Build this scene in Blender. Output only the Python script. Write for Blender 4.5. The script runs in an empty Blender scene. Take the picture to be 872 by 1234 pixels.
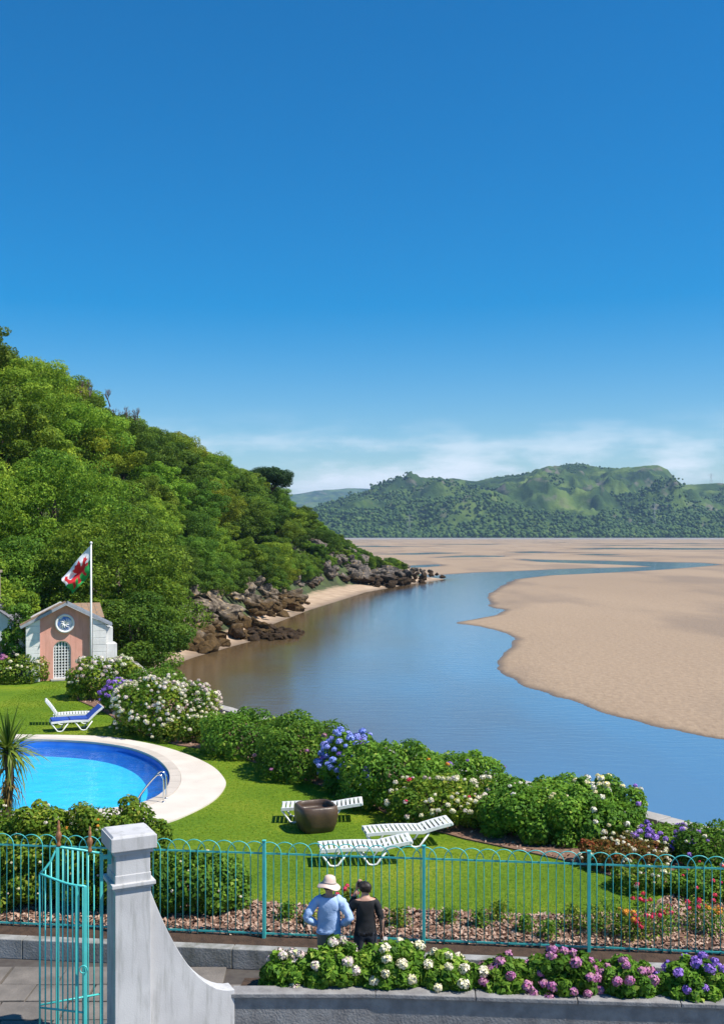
import bpy, bmesh, math, random
import numpy as np
from mathutils import Vector, Matrix, Euler, noise

# ------------------------------------------------------------------ camera, sky, sun, exposure
scene = bpy.context.scene
col = scene.collection
CAM_H, FPX, HORIZ = 7.0, 1300.0, 644.0
cam_d = bpy.data.cameras.new('camera')
cam = bpy.data.objects.new('camera', cam_d); col.objects.link(cam)
cam.location = (0, 0, CAM_H); cam.rotation_euler = (math.radians(90), 0, 0)
cam_d.sensor_fit = 'VERTICAL'; cam_d.sensor_height = 36.0
cam_d.lens = 36.0 * FPX / 1234.0
cam_d.shift_y = 27.0 / 1234.0
cam_d.clip_start = 0.1; cam_d.clip_end = 40000
scene.camera = cam

SUN_EL, SUN_AZ = math.radians(54), math.radians(107)      # azimuth clockwise from +Y
sun_dir = Vector((math.sin(SUN_AZ) * math.cos(SUN_EL), math.cos(SUN_AZ) * math.cos(SUN_EL), math.sin(SUN_EL)))
world = bpy.data.worlds.new('World'); scene.world = world; world.use_nodes = True
wn = world.node_tree.nodes; wl = world.node_tree.links; wn.clear()
w_out = wn.new('ShaderNodeOutputWorld'); w_bg = wn.new('ShaderNodeBackground')
sky = wn.new('ShaderNodeTexSky'); sky.sky_type = 'NISHITA'; sky.sun_disc = False
sky.sun_elevation = SUN_EL; sky.sun_rotation = SUN_AZ
sky.altitude = 0; sky.air_density = 1.0; sky.dust_density = 0.4; sky.ozone_density = 3.0
w_bg.inputs['Strength'].default_value = 0.105
w_hs = wn.new('ShaderNodeHueSaturation'); w_hs.inputs['Saturation'].default_value = 1.68
w_hs.inputs['Value'].default_value = 0.92
wl.new(sky.outputs[0], w_hs.inputs['Color'])
# low cloud bank round the horizon, by direction
w_tc = wn.new('ShaderNodeTexCoord'); w_sep = wn.new('ShaderNodeSeparateXYZ')
wl.new(w_tc.outputs['Generated'], w_sep.inputs[0])
w_map = wn.new('ShaderNodeMapping'); w_map.inputs['Scale'].default_value = (6.5, 6.5, 24); w_map.inputs['Location'].default_value = (2.35, .6, .9)
wl.new(w_tc.outputs['Generated'], w_map.inputs['Vector'])
w_no = wn.new('ShaderNodeTexNoise'); w_no.inputs['Scale'].default_value = 1.25
w_no.inputs['Detail'].default_value = 8; w_no.inputs['Roughness'].default_value = 0.58
wl.new(w_map.outputs[0], w_no.inputs['Vector'])
w_rmp = wn.new('ShaderNodeMapRange'); w_rmp.interpolation_type = 'SMOOTHSTEP'
w_rmp.inputs['From Min'].default_value = 0.40; w_rmp.inputs['From Max'].default_value = 0.66
wl.new(w_no.outputs['Fac'], w_rmp.inputs['Value'])
w_el = wn.new('ShaderNodeMapRange'); w_el.interpolation_type = 'SMOOTHSTEP'
w_el.inputs['From Min'].default_value = 0.045; w_el.inputs['From Max'].default_value = 0.12
w_el.inputs['To Min'].default_value = 1.0; w_el.inputs['To Max'].default_value = 0.0
wl.new(w_sep.outputs['Z'], w_el.inputs['Value'])
w_mul = wn.new('ShaderNodeMath'); w_mul.operation = 'MULTIPLY'
wl.new(w_rmp.outputs[0], w_mul.inputs[0]); wl.new(w_el.outputs[0], w_mul.inputs[1])
w_mix = wn.new('ShaderNodeMix'); w_mix.data_type = 'RGBA'
wl.new(w_mul.outputs[0], w_mix.inputs['Factor']); wl.new(w_hs.outputs[0], w_mix.inputs['A'])
w_mix.inputs['B'].default_value = (7.4, 7.8, 8.3, 1)
wl.new(w_mix.outputs['Result'], w_bg.inputs['Color']); wl.new(w_bg.outputs[0], w_out.inputs['Surface'])

sun_d = bpy.data.lights.new('sun', 'SUN'); sun_d.energy = 4.8; sun_d.angle = math.radians(0.53)
sun_d.color = (1.0, 0.95, 0.87)
sun = bpy.data.objects.new('sun', sun_d); col.objects.link(sun)
sun.rotation_euler = (-sun_dir).to_track_quat('-Z', 'Y').to_euler(); sun.location = (60, -30, 80)
scene.render.engine = 'CYCLES'
scene.view_settings.view_transform = 'Standard'; scene.view_settings.look = 'None'
scene.view_settings.exposure = 0.5; scene.view_settings.gamma = 1.0
scene.view_settings.use_curve_mapping = False
scene.cycles.max_bounces = 6; scene.cycles.transparent_max_bounces = 8
scene.cycles.volume_bounces = 0

# ------------------------------------------------------------------ helpers
rng = np.random.default_rng(7); random.seed(7)
PI = math.pi

def gp(u, v, z=0.0):
    """ground point on the level z for a surveyed bearing"""
    Y = FPX * (CAM_H - z) / (v - HORIZ)
    return ((u - 436.0) / FPX * Y, Y)

def tag(o, label=None, cat=None, group=None, kind=None):
    if label: o['label'] = label
    if cat: o['category'] = cat
    if group: o['group'] = group
    if kind: o['kind'] = kind
    return o

def empty(name, loc=(0, 0, 0), rz=0.0):
    o = bpy.data.objects.new(name, None); col.objects.link(o)
    o.location = loc; o.rotation_euler = (0, 0, rz); o.empty_display_size = 0.2
    return o

def link(name, me, parent=None, loc=None, rz=None):
    o = bpy.data.objects.new(name, me); col.objects.link(o)
    if parent: o.parent = parent
    if loc is not None: o.location = loc
    if rz is not None: o.rotation_euler = (0, 0, rz)
    return o

def copy_tree(o, parent=None):
    c = o.copy(); col.objects.link(c); c.parent = parent
    for ch in o.children: copy_tree(ch, c)
    return c

class MB:
    def __init__(s): s.v = []; s.f = []; s.m = []
    def add(s, vs, fs, m=0):
        b = len(s.v); s.v += [tuple(p) for p in vs]
        for f in fs: s.f.append([i + b for i in f]); s.m.append(m)
        return s
    def box(s, c, d, rz=0.0, m=0, taper=1.0, rx=0.0, ry=0.0):
        R = Euler((rx, ry, rz)).to_matrix(); vs = []
        for z in (-.5, .5):
            k = taper if z > 0 else 1.0
            for x, y in ((-.5, -.5), (.5, -.5), (.5, .5), (-.5, .5)):
                vs.append(R @ Vector((x * d[0] * k, y * d[1] * k, z * d[2])) + Vector(c))
        return s.add(vs, [(3, 2, 1, 0), (4, 5, 6, 7), (0, 1, 5, 4), (1, 2, 6, 5), (2, 3, 7, 6), (3, 0, 4, 7)], m)
    def tube(s, path, r, n=8, m=0, closed=False, caps=True):
        P = [Vector(p) for p in path]; N = len(P)
        rr = r if isinstance(r, (list, tuple)) else [r] * N
        vs = []; up = None
        for i in range(N):
            if closed: t = P[(i + 1) % N] - P[i - 1]
            else: t = P[min(i + 1, N - 1)] - P[max(i - 1, 0)]
            if t.length < 1e-9: t = Vector((0, 0, 1))
            t.normalize()
            if up is None:
                a = Vector((0, 0, 1)) if abs(t.z) < .9 else Vector((1, 0, 0))
                up = t.cross(a).normalized()
            else:
                up = (up - t * up.dot(t)).normalized()
            w = t.cross(up)
            for k in range(n):
                a = 2 * PI * k / n
                vs.append(P[i] + (up * math.cos(a) + w * math.sin(a)) * rr[i])
        fs = []
        for i in range(N if closed else N - 1):
            j = (i + 1) % N
            for k in range(n):
                l = (k + 1) % n
                fs.append((i * n + k, i * n + l, j * n + l, j * n + k))
        if caps and not closed:
            fs.append(tuple(range(n))[::-1]); fs.append(tuple((N - 1) * n + k for k in range(n)))
        return s.add(vs, fs, m)
    def lathe(s, prof, n=16, c=(0, 0, 0), m=0, sq=0.0):
        vs = []
        for r, z in prof:
            for k in range(n):
                a = 2 * PI * k / n; ca, sa = math.cos(a), math.sin(a)
                q = 1.0
                if sq: q = (abs(ca) ** sq + abs(sa) ** sq) ** (-1.0 / sq)
                vs.append((c[0] + r * ca * q, c[1] + r * sa * q, c[2] + z))
        fs = []
        for i in range(len(prof) - 1):
            for k in range(n):
                l = (k + 1) % n
                fs.append((i * n + k, i * n + l, (i + 1) * n + l, (i + 1) * n + k))
        return s.add(vs, fs, m)
    def prism(s, poly, z0, z1, m=0):
        n = len(poly)
        vs = [(x, y, z0) for x, y in poly] + [(x, y, z1) for x, y in poly]
        fs = [tuple(range(n))[::-1], tuple(range(n, 2 * n))]
        for i in range(n):
            j = (i + 1) % n; fs.append((i, j, n + j, n + i))
        return s.add(vs, fs, m)
    def prism_xz(s, poly, y0, y1, m=0):
        n = len(poly)
        vs = [(x, y0, z) for x, z in poly] + [(x, y1, z) for x, z in poly]
        fs = [tuple(range(n)), tuple(range(n, 2 * n))[::-1]]
        for i in range(n):
            j = (i + 1) % n; fs.append((j, i, n + i, n + j))
        return s.add(vs, fs, m)
    def mesh(s, name, mats, smooth=False, bevel=0.0):
        me = bpy.data.meshes.new(name); me.from_pydata(s.v, [], s.f)
        for mm in (mats if isinstance(mats, (list, tuple)) else [mats]): me.materials.append(mm)
        me.polygons.foreach_set('material_index', s.m)
        if bevel:
            bm = bmesh.new(); bm.from_mesh(me)
            bmesh.ops.recalc_face_normals(bm, faces=bm.faces)
            es = [e for e in bm.edges if len(e.link_faces) == 2 and e.calc_face_angle() > 0.6]
            bmesh.ops.bevel(bm, geom=es, offset=bevel, segments=2, affect='EDGES', profile=.6)
            bm.to_mesh(me); bm.free()
        if smooth: me.polygons.foreach_set('use_smooth', [True] * len(me.polygons))
        me.update(); return me
    def build(s, name, mats, parent=None, smooth=False, bevel=0.0, loc=None, rz=None):
        return link(name, s.mesh(name, mats, smooth, bevel), parent, loc, rz)

def np_mesh(name, verts, faces, mats, attr=None, smooth=False):
    """faces (F,k) all with the same corner count"""
    verts = np.asarray(verts, dtype=np.float32); faces = np.asarray(faces, dtype=np.int32)
    F, k = faces.shape
    me = bpy.data.meshes.new(name)
    me.vertices.add(len(verts)); me.vertices.foreach_set('co', verts.ravel())
    me.loops.add(F * k); me.loops.foreach_set('vertex_index', faces.ravel())
    me.polygons.add(F)
    me.polygons.foreach_set('loop_start', np.arange(0, F * k, k, dtype=np.int32))
    me.polygons.foreach_set('loop_total', np.full(F, k, dtype=np.int32))
    if smooth: me.polygons.foreach_set('use_smooth', np.ones(F, dtype=bool))
    me.update(calc_edges=True); me.validate()
    for n_, a_ in (attr or {}).items():
        at = me.attributes.new(n_, 'FLOAT', 'POINT'); at.data.foreach_set('value', np.asarray(a_, dtype=np.float32))
    for mm in (mats if isinstance(mats, (list, tuple)) else [mats]): me.materials.append(mm)
    return me

_perm = np.random.default_rng(3).random((256, 256))
def vnoise(x, y):
    xi = np.floor(x).astype(int); yi = np.floor(y).astype(int)
    fx = x - xi; fy = y - yi; fx = fx * fx * (3 - 2 * fx); fy = fy * fy * (3 - 2 * fy)
    a = _perm[xi & 255, yi & 255]; b = _perm[(xi + 1) & 255, yi & 255]
    c = _perm[xi & 255, (yi + 1) & 255]; d = _perm[(xi + 1) & 255, (yi + 1) & 255]
    return (a * (1 - fx) + b * fx) * (1 - fy) + (c * (1 - fx) + d * fx) * fy
def fbm(x, y, o=5, g=.5):
    s = 0; a = 1; t = 0
    for i in range(o):
        s = s + a * vnoise(x * 2 ** i + 17.3 * i, y * 2 ** i + 9.1 * i); t += a; a *= g
    return s / t

def icos(sub):
    bm = bmesh.new(); bmesh.ops.create_icosphere(bm, subdivisions=sub, radius=1)
    v = np.array([p.co[:] for p in bm.verts]); f = np.array([[q.index for q in p.verts] for p in bm.faces]); bm.free()
    return v, f
ICO1, ICO2, ICO3, ICO4 = icos(1), icos(2), icos(3), icos(4)

# ------------------------------------------------------------------ materials
def new_mat(name):
    m = bpy.data.materials.new(name); m.use_nodes = True
    n = m.node_tree.nodes; l = m.node_tree.links
    return m, n, l, n['Principled BSDF']

def c4(c): return (c[0], c[1], c[2], 1)

def mat(name, a, b=None, scale=4.0, rough=.6, bump=0.0, bscale=None, metallic=0.0, spec=.4, lo=.35, hi=.65, detail=5, stretch=None, coat=0):
    m, n, l, p = new_mat(name)
    p.inputs['Roughness'].default_value = rough; p.inputs['Metallic'].default_value = metallic
    p.inputs['Specular IOR Level'].default_value = spec
    if coat: p.inputs['Coat Weight'].default_value = coat
    tc = n.new('ShaderNodeTexCoord'); vec = tc.outputs['Object']
    if stretch:
        mp = n.new('ShaderNodeMapping'); mp.inputs['Scale'].default_value = stretch
        l.new(vec, mp.inputs[0]); vec = mp.outputs[0]
    if b is None: b = tuple(x * .82 for x in a)
    no = n.new('ShaderNodeTexNoise'); no.inputs['Scale'].default_value = scale; no.inputs['Detail'].default_value = detail
    l.new(vec, no.inputs['Vector'])
    r = n.new('ShaderNodeValToRGB'); r.color_ramp.elements[0].position = lo; r.color_ramp.elements[1].position = hi
    r.color_ramp.elements[0].color = c4(a); r.color_ramp.elements[1].color = c4(b)
    l.new(no.outputs['Fac'], r.inputs[0]); l.new(r.outputs[0], p.inputs['Base Color'])
    if bump:
        n2 = n.new('ShaderNodeTexNoise'); n2.inputs['Scale'].default_value = bscale or scale * 6; n2.inputs['Detail'].default_value = 4
        l.new(vec, n2.inputs['Vector'])
        bp = n.new('ShaderNodeBump'); bp.inputs['Strength'].default_value = bump; bp.inputs['Distance'].default_value = .02
        l.new(n2.outputs['Fac'], bp.inputs['Height']); l.new(bp.outputs[0], p.inputs['Normal'])
    return m

def add_stains(m, colr, amount=.55, sc=(5, 5, .55), lo=.5, hi=.72):
    """rain streaks and algae on rendered masonry"""
    n = m.node_tree.nodes; l = m.node_tree.links; p = n['Principled BSDF']
    src = p.inputs['Base Color'].links[0].from_socket
    ge = n.new('ShaderNodeTexCoord'); mp = n.new('ShaderNodeMapping'); mp.inputs['Scale'].default_value = sc; l.new(ge.outputs['Object'], mp.inputs[0])
    no = n.new('ShaderNodeTexNoise'); no.inputs['Scale'].default_value = 1.6; no.inputs['Detail'].default_value = 9; no.inputs['Roughness'].default_value = .65; l.new(mp.outputs[0], no.inputs['Vector'])
    mr = n.new('ShaderNodeMapRange'); mr.inputs['From Min'].default_value = lo; mr.inputs['From Max'].default_value = hi; mr.inputs['To Max'].default_value = amount; l.new(no.outputs['Fac'], mr.inputs[0])
    mx = n.new('ShaderNodeMix'); mx.data_type = 'RGBA'; l.new(mr.outputs[0], mx.inputs['Factor']); l.new(src, mx.inputs['A']); mx.inputs['B'].default_value = c4(colr)
    l.new(mx.outputs['Result'], p.inputs['Base Color'])
    return m

def leaf_mat(name, stops, rough=.6, trans=.3, objvar=.12, spec=.15, patch=0.0):
    """leaf colours picked per leaf ('tint'), a shift per plant, and translucency"""
    m, n, l, p = new_mat(name)
    at = n.new('ShaderNodeAttribute'); at.attribute_name = 'tint'
    r = n.new('ShaderNodeValToRGB'); e = r.color_ramp.elements
    for i, (pos, c) in enumerate(stops):
        q = e[i] if i < 2 else e.new(pos)
        q.position = pos; q.color = c4(c)
    l.new(at.outputs['Fac'], r.inputs[0])
    oi = n.new('ShaderNodeObjectInfo')
    hs = n.new('ShaderNodeHueSaturation')
    mr = n.new('ShaderNodeMapRange'); mr.inputs['To Min'].default_value = .5 - objvar * .05; mr.inputs['To Max'].default_value = .5 + objvar * .09
    l.new(oi.outputs['Random'], mr.inputs[0]); l.new(mr.outputs[0], hs.inputs['Hue'])
    mv = n.new('ShaderNodeMapRange'); mv.inputs['To Min'].default_value = 1 + objvar * 1.9; mv.inputs['To Max'].default_value = 1 - objvar * 2.2
    ml = n.new('ShaderNodeMath'); ml.operation = 'MULTIPLY'; ml.inputs[1].default_value = 7.31
    fr = n.new('ShaderNodeMath'); fr.operation = 'FRACT'
    l.new(oi.outputs['Random'], ml.inputs[0]); l.new(ml.outputs[0], fr.inputs[0]); l.new(fr.outputs[0], mv.inputs[0])
    l.new(mv.outputs[0], hs.inputs['Value']); l.new(r.outputs[0], hs.inputs['Color'])
    c = hs.outputs[0]
    l.new(c, p.inputs['Base Color']); p.inputs['Roughness'].default_value = rough; p.inputs['Specular IOR Level'].default_value = spec
    tr = n.new('ShaderNodeBsdfTranslucent'); hs2 = n.new('ShaderNodeHueSaturation')
    hs2.inputs['Value'].default_value = 1.5; hs2.inputs['Hue'].default_value = .485; l.new(c, hs2.inputs['Color']); l.new(hs2.outputs[0], tr.inputs['Color'])
    mx = n.new('ShaderNodeMixShader'); mx.inputs[0].default_value = trans
    l.new(p.outputs[0], mx.inputs[1]); l.new(tr.outputs[0], mx.inputs[2])
    l.new(mx.outputs[0], n['Material Output'].inputs['Surface'])
    return m

M = {}
M['leaf_hill'] = leaf_mat('leaf_hill', [(0, (.056, .118, .012)), (.5, (.128, .222, .018)), (1, (.270, .365, .034))], objvar=.19, trans=.34)
M['leaf_dark'] = leaf_mat('leaf_dark', [(0, (.042, .095, .012)), (.6, (.092, .178, .018)), (1, (.185, .275, .030))], objvar=.16, trans=.34)
M['leaf_gold'] = leaf_mat('leaf_gold', [(0, (.08, .13, .012)), (.5, (.17, .23, .016)), (1, (.30, .32, .024))], objvar=.1)
M['leaf_pine'] = leaf_mat('leaf_pine', [(0, (0.018, 0.053, 0.015)), (1, (0.053, 0.112, 0.027))], objvar=.05)
M['leaf_hedge'] = leaf_mat('leaf_hedge', [(0, (0.056, 0.136, 0.016)), (.55, (0.120, 0.248, 0.022)), (.9, (0.224, 0.368, 0.040)), (1, (0.320, 0.400, 0.064))], objvar=.07)
M['leaf_yellow'] = leaf_mat('leaf_yellow', [(0, (.05, .12, .012)), (.5, (.12, .215, .018)), (.85, (.26, .32, .03)), (1, (.40, .38, .07))], objvar=.05)
M['leaf_red'] = leaf_mat('leaf_red', [(0, (0.060, 0.090, 0.014)), (.5, (0.156, 0.120, 0.024)), (1, (0.300, 0.072, 0.030))], objvar=.05)
M['leaf_cord'] = leaf_mat('leaf_cord', [(0, (0.072, 0.132, 0.018)), (.7, (0.156, 0.228, 0.030)), (1, (0.264, 0.288, 0.060))], objvar=.1, rough=.35)
M['leaf_dry'] = leaf_mat('leaf_dry', [(0, (0.160, 0.100, 0.030)), (1, (0.300, 0.200, 0.060))], objvar=.08)
M['grass'] = leaf_mat('grass', [(0, (.09, .17, .010)), (.6, (.15, .24, .012)), (1, (.24, .30, .02))], objvar=0, trans=.3)
M['bark'] = mat('bark', (.07, .05, .035), (.14, .11, .08), 3, .9, .6, 18)
M['twig_grey'] = mat('twig_grey', (.16, .12, .10), (.10, .07, .06), 3, .9)

def petal(name, cols, rough=.6):
    m, n, l, p = new_mat(name)
    at = n.new('ShaderNodeAttribute'); at.attribute_name = 'tint'
    r = n.new('ShaderNodeValToRGB'); e = r.color_ramp.elements
    for i, c in enumerate(cols):
        pos = i / max(1, len(cols) - 1)
        q = e[i] if i < 2 else e.new(pos)
        q.position = pos; q.color = c4(c)
    l.new(at.outputs['Fac'], r.inputs[0]); l.new(r.outputs[0], p.inputs['Base Color'])
    p.inputs['Roughness'].default_value = rough; p.inputs['Specular IOR Level'].default_value = .2
    return m
M['fl_white'] = petal('petals_white', [(.62, .46, .44), (.70, .62, .56), (.42, .48, .18), (.66, .48, .50), (.50, .40, .26)])
M['fl_cream'] = petal('petals_cream', [(.70, .62, .38), (.78, .70, .55), (.62, .60, .25)])
M['fl_blue'] = petal('petals_blue', [(.13, .20, .62), (.26, .33, .75), (.30, .24, .62)])
M['fl_violet'] = petal('petals_violet', [(.16, .10, .45), (.28, .14, .50), (.36, .22, .62)])
M['fl_pink'] = petal('petals_pink', [(.42, .10, .24), (.38, .15, .32), (.48, .20, .30), (.36, .22, .20)])
M['fl_red'] = petal('petals_red', [(.62, .02, .05), (.70, .05, .14)])
M['fl_orange'] = petal('petals_orange', [(.70, .22, .03), (.75, .35, .04)])
M['fl_mixed'] = petal('petals_mixed', [(.78, .72, .68), (.74, .62, .20), (.78, .74, .70), (.70, .66, .30)])

M['white_plastic'] = mat('white_plastic', (.80, .80, .78), (.72, .72, .70), 3, .35, spec=.5)
M['white_paint'] = mat('white_paint', (.78, .77, .73), (.66, .65, .61), 1.6, .7, .25, 30)
M['render_grey'] = mat('pillar_render', (.56, .55, .54), (.47, .46, .455), 1.6, .8, .12, 60)
M['teal'] = mat('turquoise_paint', (.065, .47, .43), (.085, .54, .50), 6, .4, spec=.5)
M['copper'] = mat('copper', (.55, .24, .11), (.40, .18, .09), 12, .4, metallic=.6)
M['chrome'] = mat('stainless_steel', (.75, .75, .74), (.68, .68, .68), 4, .18, metallic=1.0)
M['pink'] = mat('pink_render', (.74, .38, .295), (.66, .31, .23), 1.3, .85, .3, 30)
M['stone_grey'] = mat('grey_stone', (.30, .29, .28), (.20, .19, .185), 5, .85, .5, 30)
M['slate'] = mat('roof_slate', (.13, .13, .145), (.20, .19, .20), 3, .7, .4, 20)
M['terra'] = mat('terracotta_tile', (.34, .20, .11), (.22, .17, .125), 6, .85, .4, 30)
M['lead'] = mat('lead_coping', (.33, .35, .38), (.25, .27, .30), 4, .6)
M['cushion'] = mat('blue_cushion', (.025, .085, .38), (.02, .06, .30), 5, .8)
M['pot'] = mat('brown_glaze', (.11, .068, .040), (.065, .042, .028), 3, .38, .3, 14)
M['soil'] = mat('soil', (.075, .045, .028), (.045, .028, .018), 7, .95, .8, 30)
M['mulch'] = mat('mulch', (.26, .15, .10), (.15, .085, .055), 20, .95, .9, 40, detail=8)
M['skin'] = mat('skin', (.52, .30, .21), (.48, .26, .18), 8, .5)
M['shirt'] = mat('pale_blue_shirt', (.40, .54, .80), (.34, .48, .74), 6, .85, .3, 40)
M['black'] = mat('black_cloth', (.012, .012, .014), (.02, .02, .022), 6, .8)
M['denim'] = mat('dark_trousers', (.03, .035, .05), (.045, .05, .065), 10, .85)
M['khaki'] = mat('stone_trousers', (.25, .22, .17), (.2, .18, .14), 8, .85)
M['hat'] = mat('cream_hat', (.74, .55, .45), (.66, .48, .40), 8, .85)
M['hair'] = mat('dark_hair', (.016, .011, .009), (.03, .02, .015), 30, .55)
M['bag'] = mat('grey_bag', (.42, .40, .38), (.30, .29, .28), 6, .7)
M['camera_black'] = mat('camera_black', (.015, .015, .016), (.02, .02, .02), 5, .4)
M['shoe'] = mat('shoe_leather', (.05, .03, .02), (.04, .03, .02), 5, .5)
M['glass'] = mat('door_dark', (.02, .025, .03), (.03, .035, .04), 3, .15, spec=.6)

add_stains(M['render_grey'], (.20, .20, .17), .55); add_stains(M['white_paint'], (.34, .33, .28), .4); add_stains(M['teal'], (.16, .12, .07), .6, (14, 14, 9), .62, .70); add_stains(M['pink'], (.36, .17, .12), .45)
# ------------------------------------------------------------------ setting materials
def lawn_material():
    m, n, l, p = new_mat('lawn_turf')
    tc = n.new('ShaderNodeTexCoord')
    def noise(s, d=5):
        q = n.new('ShaderNodeTexNoise'); q.inputs['Scale'].default_value = s; q.inputs['Detail'].default_value = d
        l.new(tc.outputs['Object'], q.inputs['Vector']); return q.outputs['Fac']
    r = n.new('ShaderNodeValToRGB'); e = r.color_ramp.elements
    e[0].position = .34; e[0].color = c4((.068, .145, .008)); e[1].position = .66; e[1].color = c4((.235, .270, .020))
    q = e.new(.5); q.color = c4((.125, .210, .010))
    mx = n.new('ShaderNodeMath'); mx.operation = 'MULTIPLY_ADD'; mx.inputs[1].default_value = .45
    ad = n.new('ShaderNodeMath'); ad.operation = 'MULTIPLY_ADD'; ad.inputs[1].default_value = .55; ad.inputs[2].default_value = 0
    l.new(noise(.35), ad.inputs[0]); l.new(noise(9, 8), mx.inputs[0]); l.new(ad.outputs[0], mx.inputs[2])
    l.new(mx.outputs[0], r.inputs[0]); l.new(r.outputs[0], p.inputs['Base Color'])
    p.inputs['Roughness'].default_value = .8; p.inputs['Specular IOR Level'].default_value = .15
    bp = n.new('ShaderNodeBump'); bp.inputs['Strength'].default_value = .8; bp.inputs['Distance'].default_value = .03
    l.new(noise(55, 3), bp.inputs['Height']); l.new(bp.outputs[0], p.inputs['Normal'])
    return m

def sand_material():
    m, n, l, p = new_mat('estuary_sand')
    tc = n.new('ShaderNodeTexCoord'); at = n.new('ShaderNodeAttribute'); at.attribute_name = 'rise'
    def noise(s, d=5, st=None):
        v = tc.outputs['Object']
        if st:
            mp = n.new('ShaderNodeMapping'); mp.inputs['Scale'].default_value = st; l.new(v, mp.inputs[0]); v = mp.outputs[0]
        q = n.new('ShaderNodeTexNoise'); q.inputs['Scale'].default_value = s; q.inputs['Detail'].default_value = d
        l.new(v, q.inputs['Vector']); return q.outputs['Fac']
    r = n.new('ShaderNodeValToRGB'); e = r.color_ramp.elements
    e[0].position = .32; e[0].color = c4((.275, .193, .122)); e[1].position = .70; e[1].color = c4((.41, .298, .195))
    big = n.new('ShaderNodeMath'); big.operation = 'MULTIPLY_ADD'; big.inputs[1].default_value = .5
    ha = n.new('ShaderNodeMath'); ha.operation = 'MULTIPLY'; ha.inputs[1].default_value = .5
    l.new(noise(.02, 8, (1, .35, 1)), ha.inputs[0]); l.new(noise(2.2, 10), big.inputs[0]); l.new(ha.outputs[0], big.inputs[2])
    l.new(big.outputs[0], r.inputs[0])
    # darker where the sand is still wet beside the water
    wet = n.new('ShaderNodeMapRange'); wet.interpolation_type = 'SMOOTHSTEP'
    wet.inputs['From Min'].default_value = 0.0; wet.inputs['From Max'].default_value = .085
    wet.inputs['To Min'].default_value = .50; wet.inputs['To Max'].default_value = 1.0
    l.new(at.outputs['Fac'], wet.inputs[0])
    dm = n.new('ShaderNodeMapRange'); dm.interpolation_type = 'SMOOTHSTEP'; dm.inputs['From Min'].default_value = .50; dm.inputs['From Max'].default_value = .64; dm.inputs['To Max'].default_value = .75
    l.new(noise(.05, 9, (1, .28, 1)), dm.inputs[0])
    md = n.new('ShaderNodeMix'); md.data_type = 'RGBA'; l.new(dm.outputs[0], md.inputs['Factor']); l.new(r.outputs[0], md.inputs['A']); md.inputs['B'].default_value = c4((.225, .165, .115))
    mm = n.new('ShaderNodeMix'); mm.data_type = 'RGBA'; mm.blend_type = 'MULTIPLY'; mm.inputs['Factor'].default_value = 1
    l.new(md.outputs['Result'], mm.inputs['A']); l.new(wet.outputs[0], mm.inputs['B']); l.new(mm.outputs['Result'], p.inputs['Base Color'])
    wr = n.new('ShaderNodeMapRange'); wr.inputs['From Max'].default_value = .05; wr.inputs['To Min'].default_value = .35; wr.inputs['To Max'].default_value = .85; l.new(at.outputs['Fac'], wr.inputs[0]); l.new(wr.outputs[0], p.inputs['Roughness'])
    p.inputs['Specular IOR Level'].default_value = .3
    bp = n.new('ShaderNodeBump'); bp.inputs['Strength'].default_value = .8; bp.inputs['Distance'].default_value = .08
    l.new(noise(3.2, 5, (1, .5, 1)), bp.inputs['Height']); l.new(bp.outputs[0], p.inputs['Normal'])
    return m

def water_material():
    m, n, l, p = new_mat('river_water')
    tc = n.new('ShaderNodeTexCoord'); at = n.new('ShaderNodeAttribute'); at.attribute_name = 'shallow'
    mp = n.new('ShaderNodeMapping'); mp.inputs['Scale'].default_value = (.55, 1.6, 1); l.new(tc.outputs['Object'], mp.inputs[0])
    no = n.new('ShaderNodeTexNoise'); no.inputs['Scale'].default_value = 1.0; no.inputs['Detail'].default_value = 7; no.inputs['Roughness'].default_value = .6; l.new(mp.outputs[0], no.inputs['Vector'])
    bp = n.new('ShaderNodeBump'); bp.inputs['Strength'].default_value = .23; bp.inputs['Distance'].default_value = .09
    l.new(no.outputs['Fac'], bp.inputs['Height']); l.new(bp.outputs[0], p.inputs['Normal'])
    mx = n.new('ShaderNodeMix'); mx.data_type = 'RGBA'
    mx.inputs['A'].default_value = c4((.092, .188, .300)); mx.inputs['B'].default_value = c4((.125, .075, .026))
    l.new(at.outputs['Fac'], mx.inputs['Factor']); l.new(mx.outputs['Result'], p.inputs['Base Color'])
    p.inputs['Roughness'].default_value = .07; p.inputs['IOR'].default_value = 1.33; p.inputs['Specular IOR Level'].default_value = .5
    return m

def pool_water_material():
    m, n, l, p = new_mat('pool_water')
    n.remove(p)
    tr = n.new('ShaderNodeBsdfTransparent'); tr.inputs[0].default_value = (.70, .95, 1.0, 1)
    gl = n.new('ShaderNodeBsdfGlossy'); gl.inputs['Roughness'].default_value = .05
    fr = n.new('ShaderNodeFresnel'); fr.inputs['IOR'].default_value = 1.33
    tc = n.new('ShaderNodeTexCoord'); no = n.new('ShaderNodeTexNoise'); no.inputs['Scale'].default_value = 2.2; no.inputs['Detail'].default_value = 3
    l.new(tc.outputs['Object'], no.inputs['Vector'])
    bp = n.new('ShaderNodeBump'); bp.inputs['Strength'].default_value = .45; bp.inputs['Distance'].default_value = .06
    l.new(no.outputs['Fac'], bp.inputs['Height']); l.new(bp.outputs[0], gl.inputs['Normal']); l.new(bp.outputs[0], fr.inputs['Normal'])
    mx = n.new('ShaderNodeMixShader'); l.new(fr.outputs[0], mx.inputs[0]); l.new(tr.outputs[0], mx.inputs[1]); l.new(gl.outputs[0], mx.inputs[2])
    l.new(mx.outputs[0], n['Material Output'].inputs['Surface'])
    return m

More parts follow.
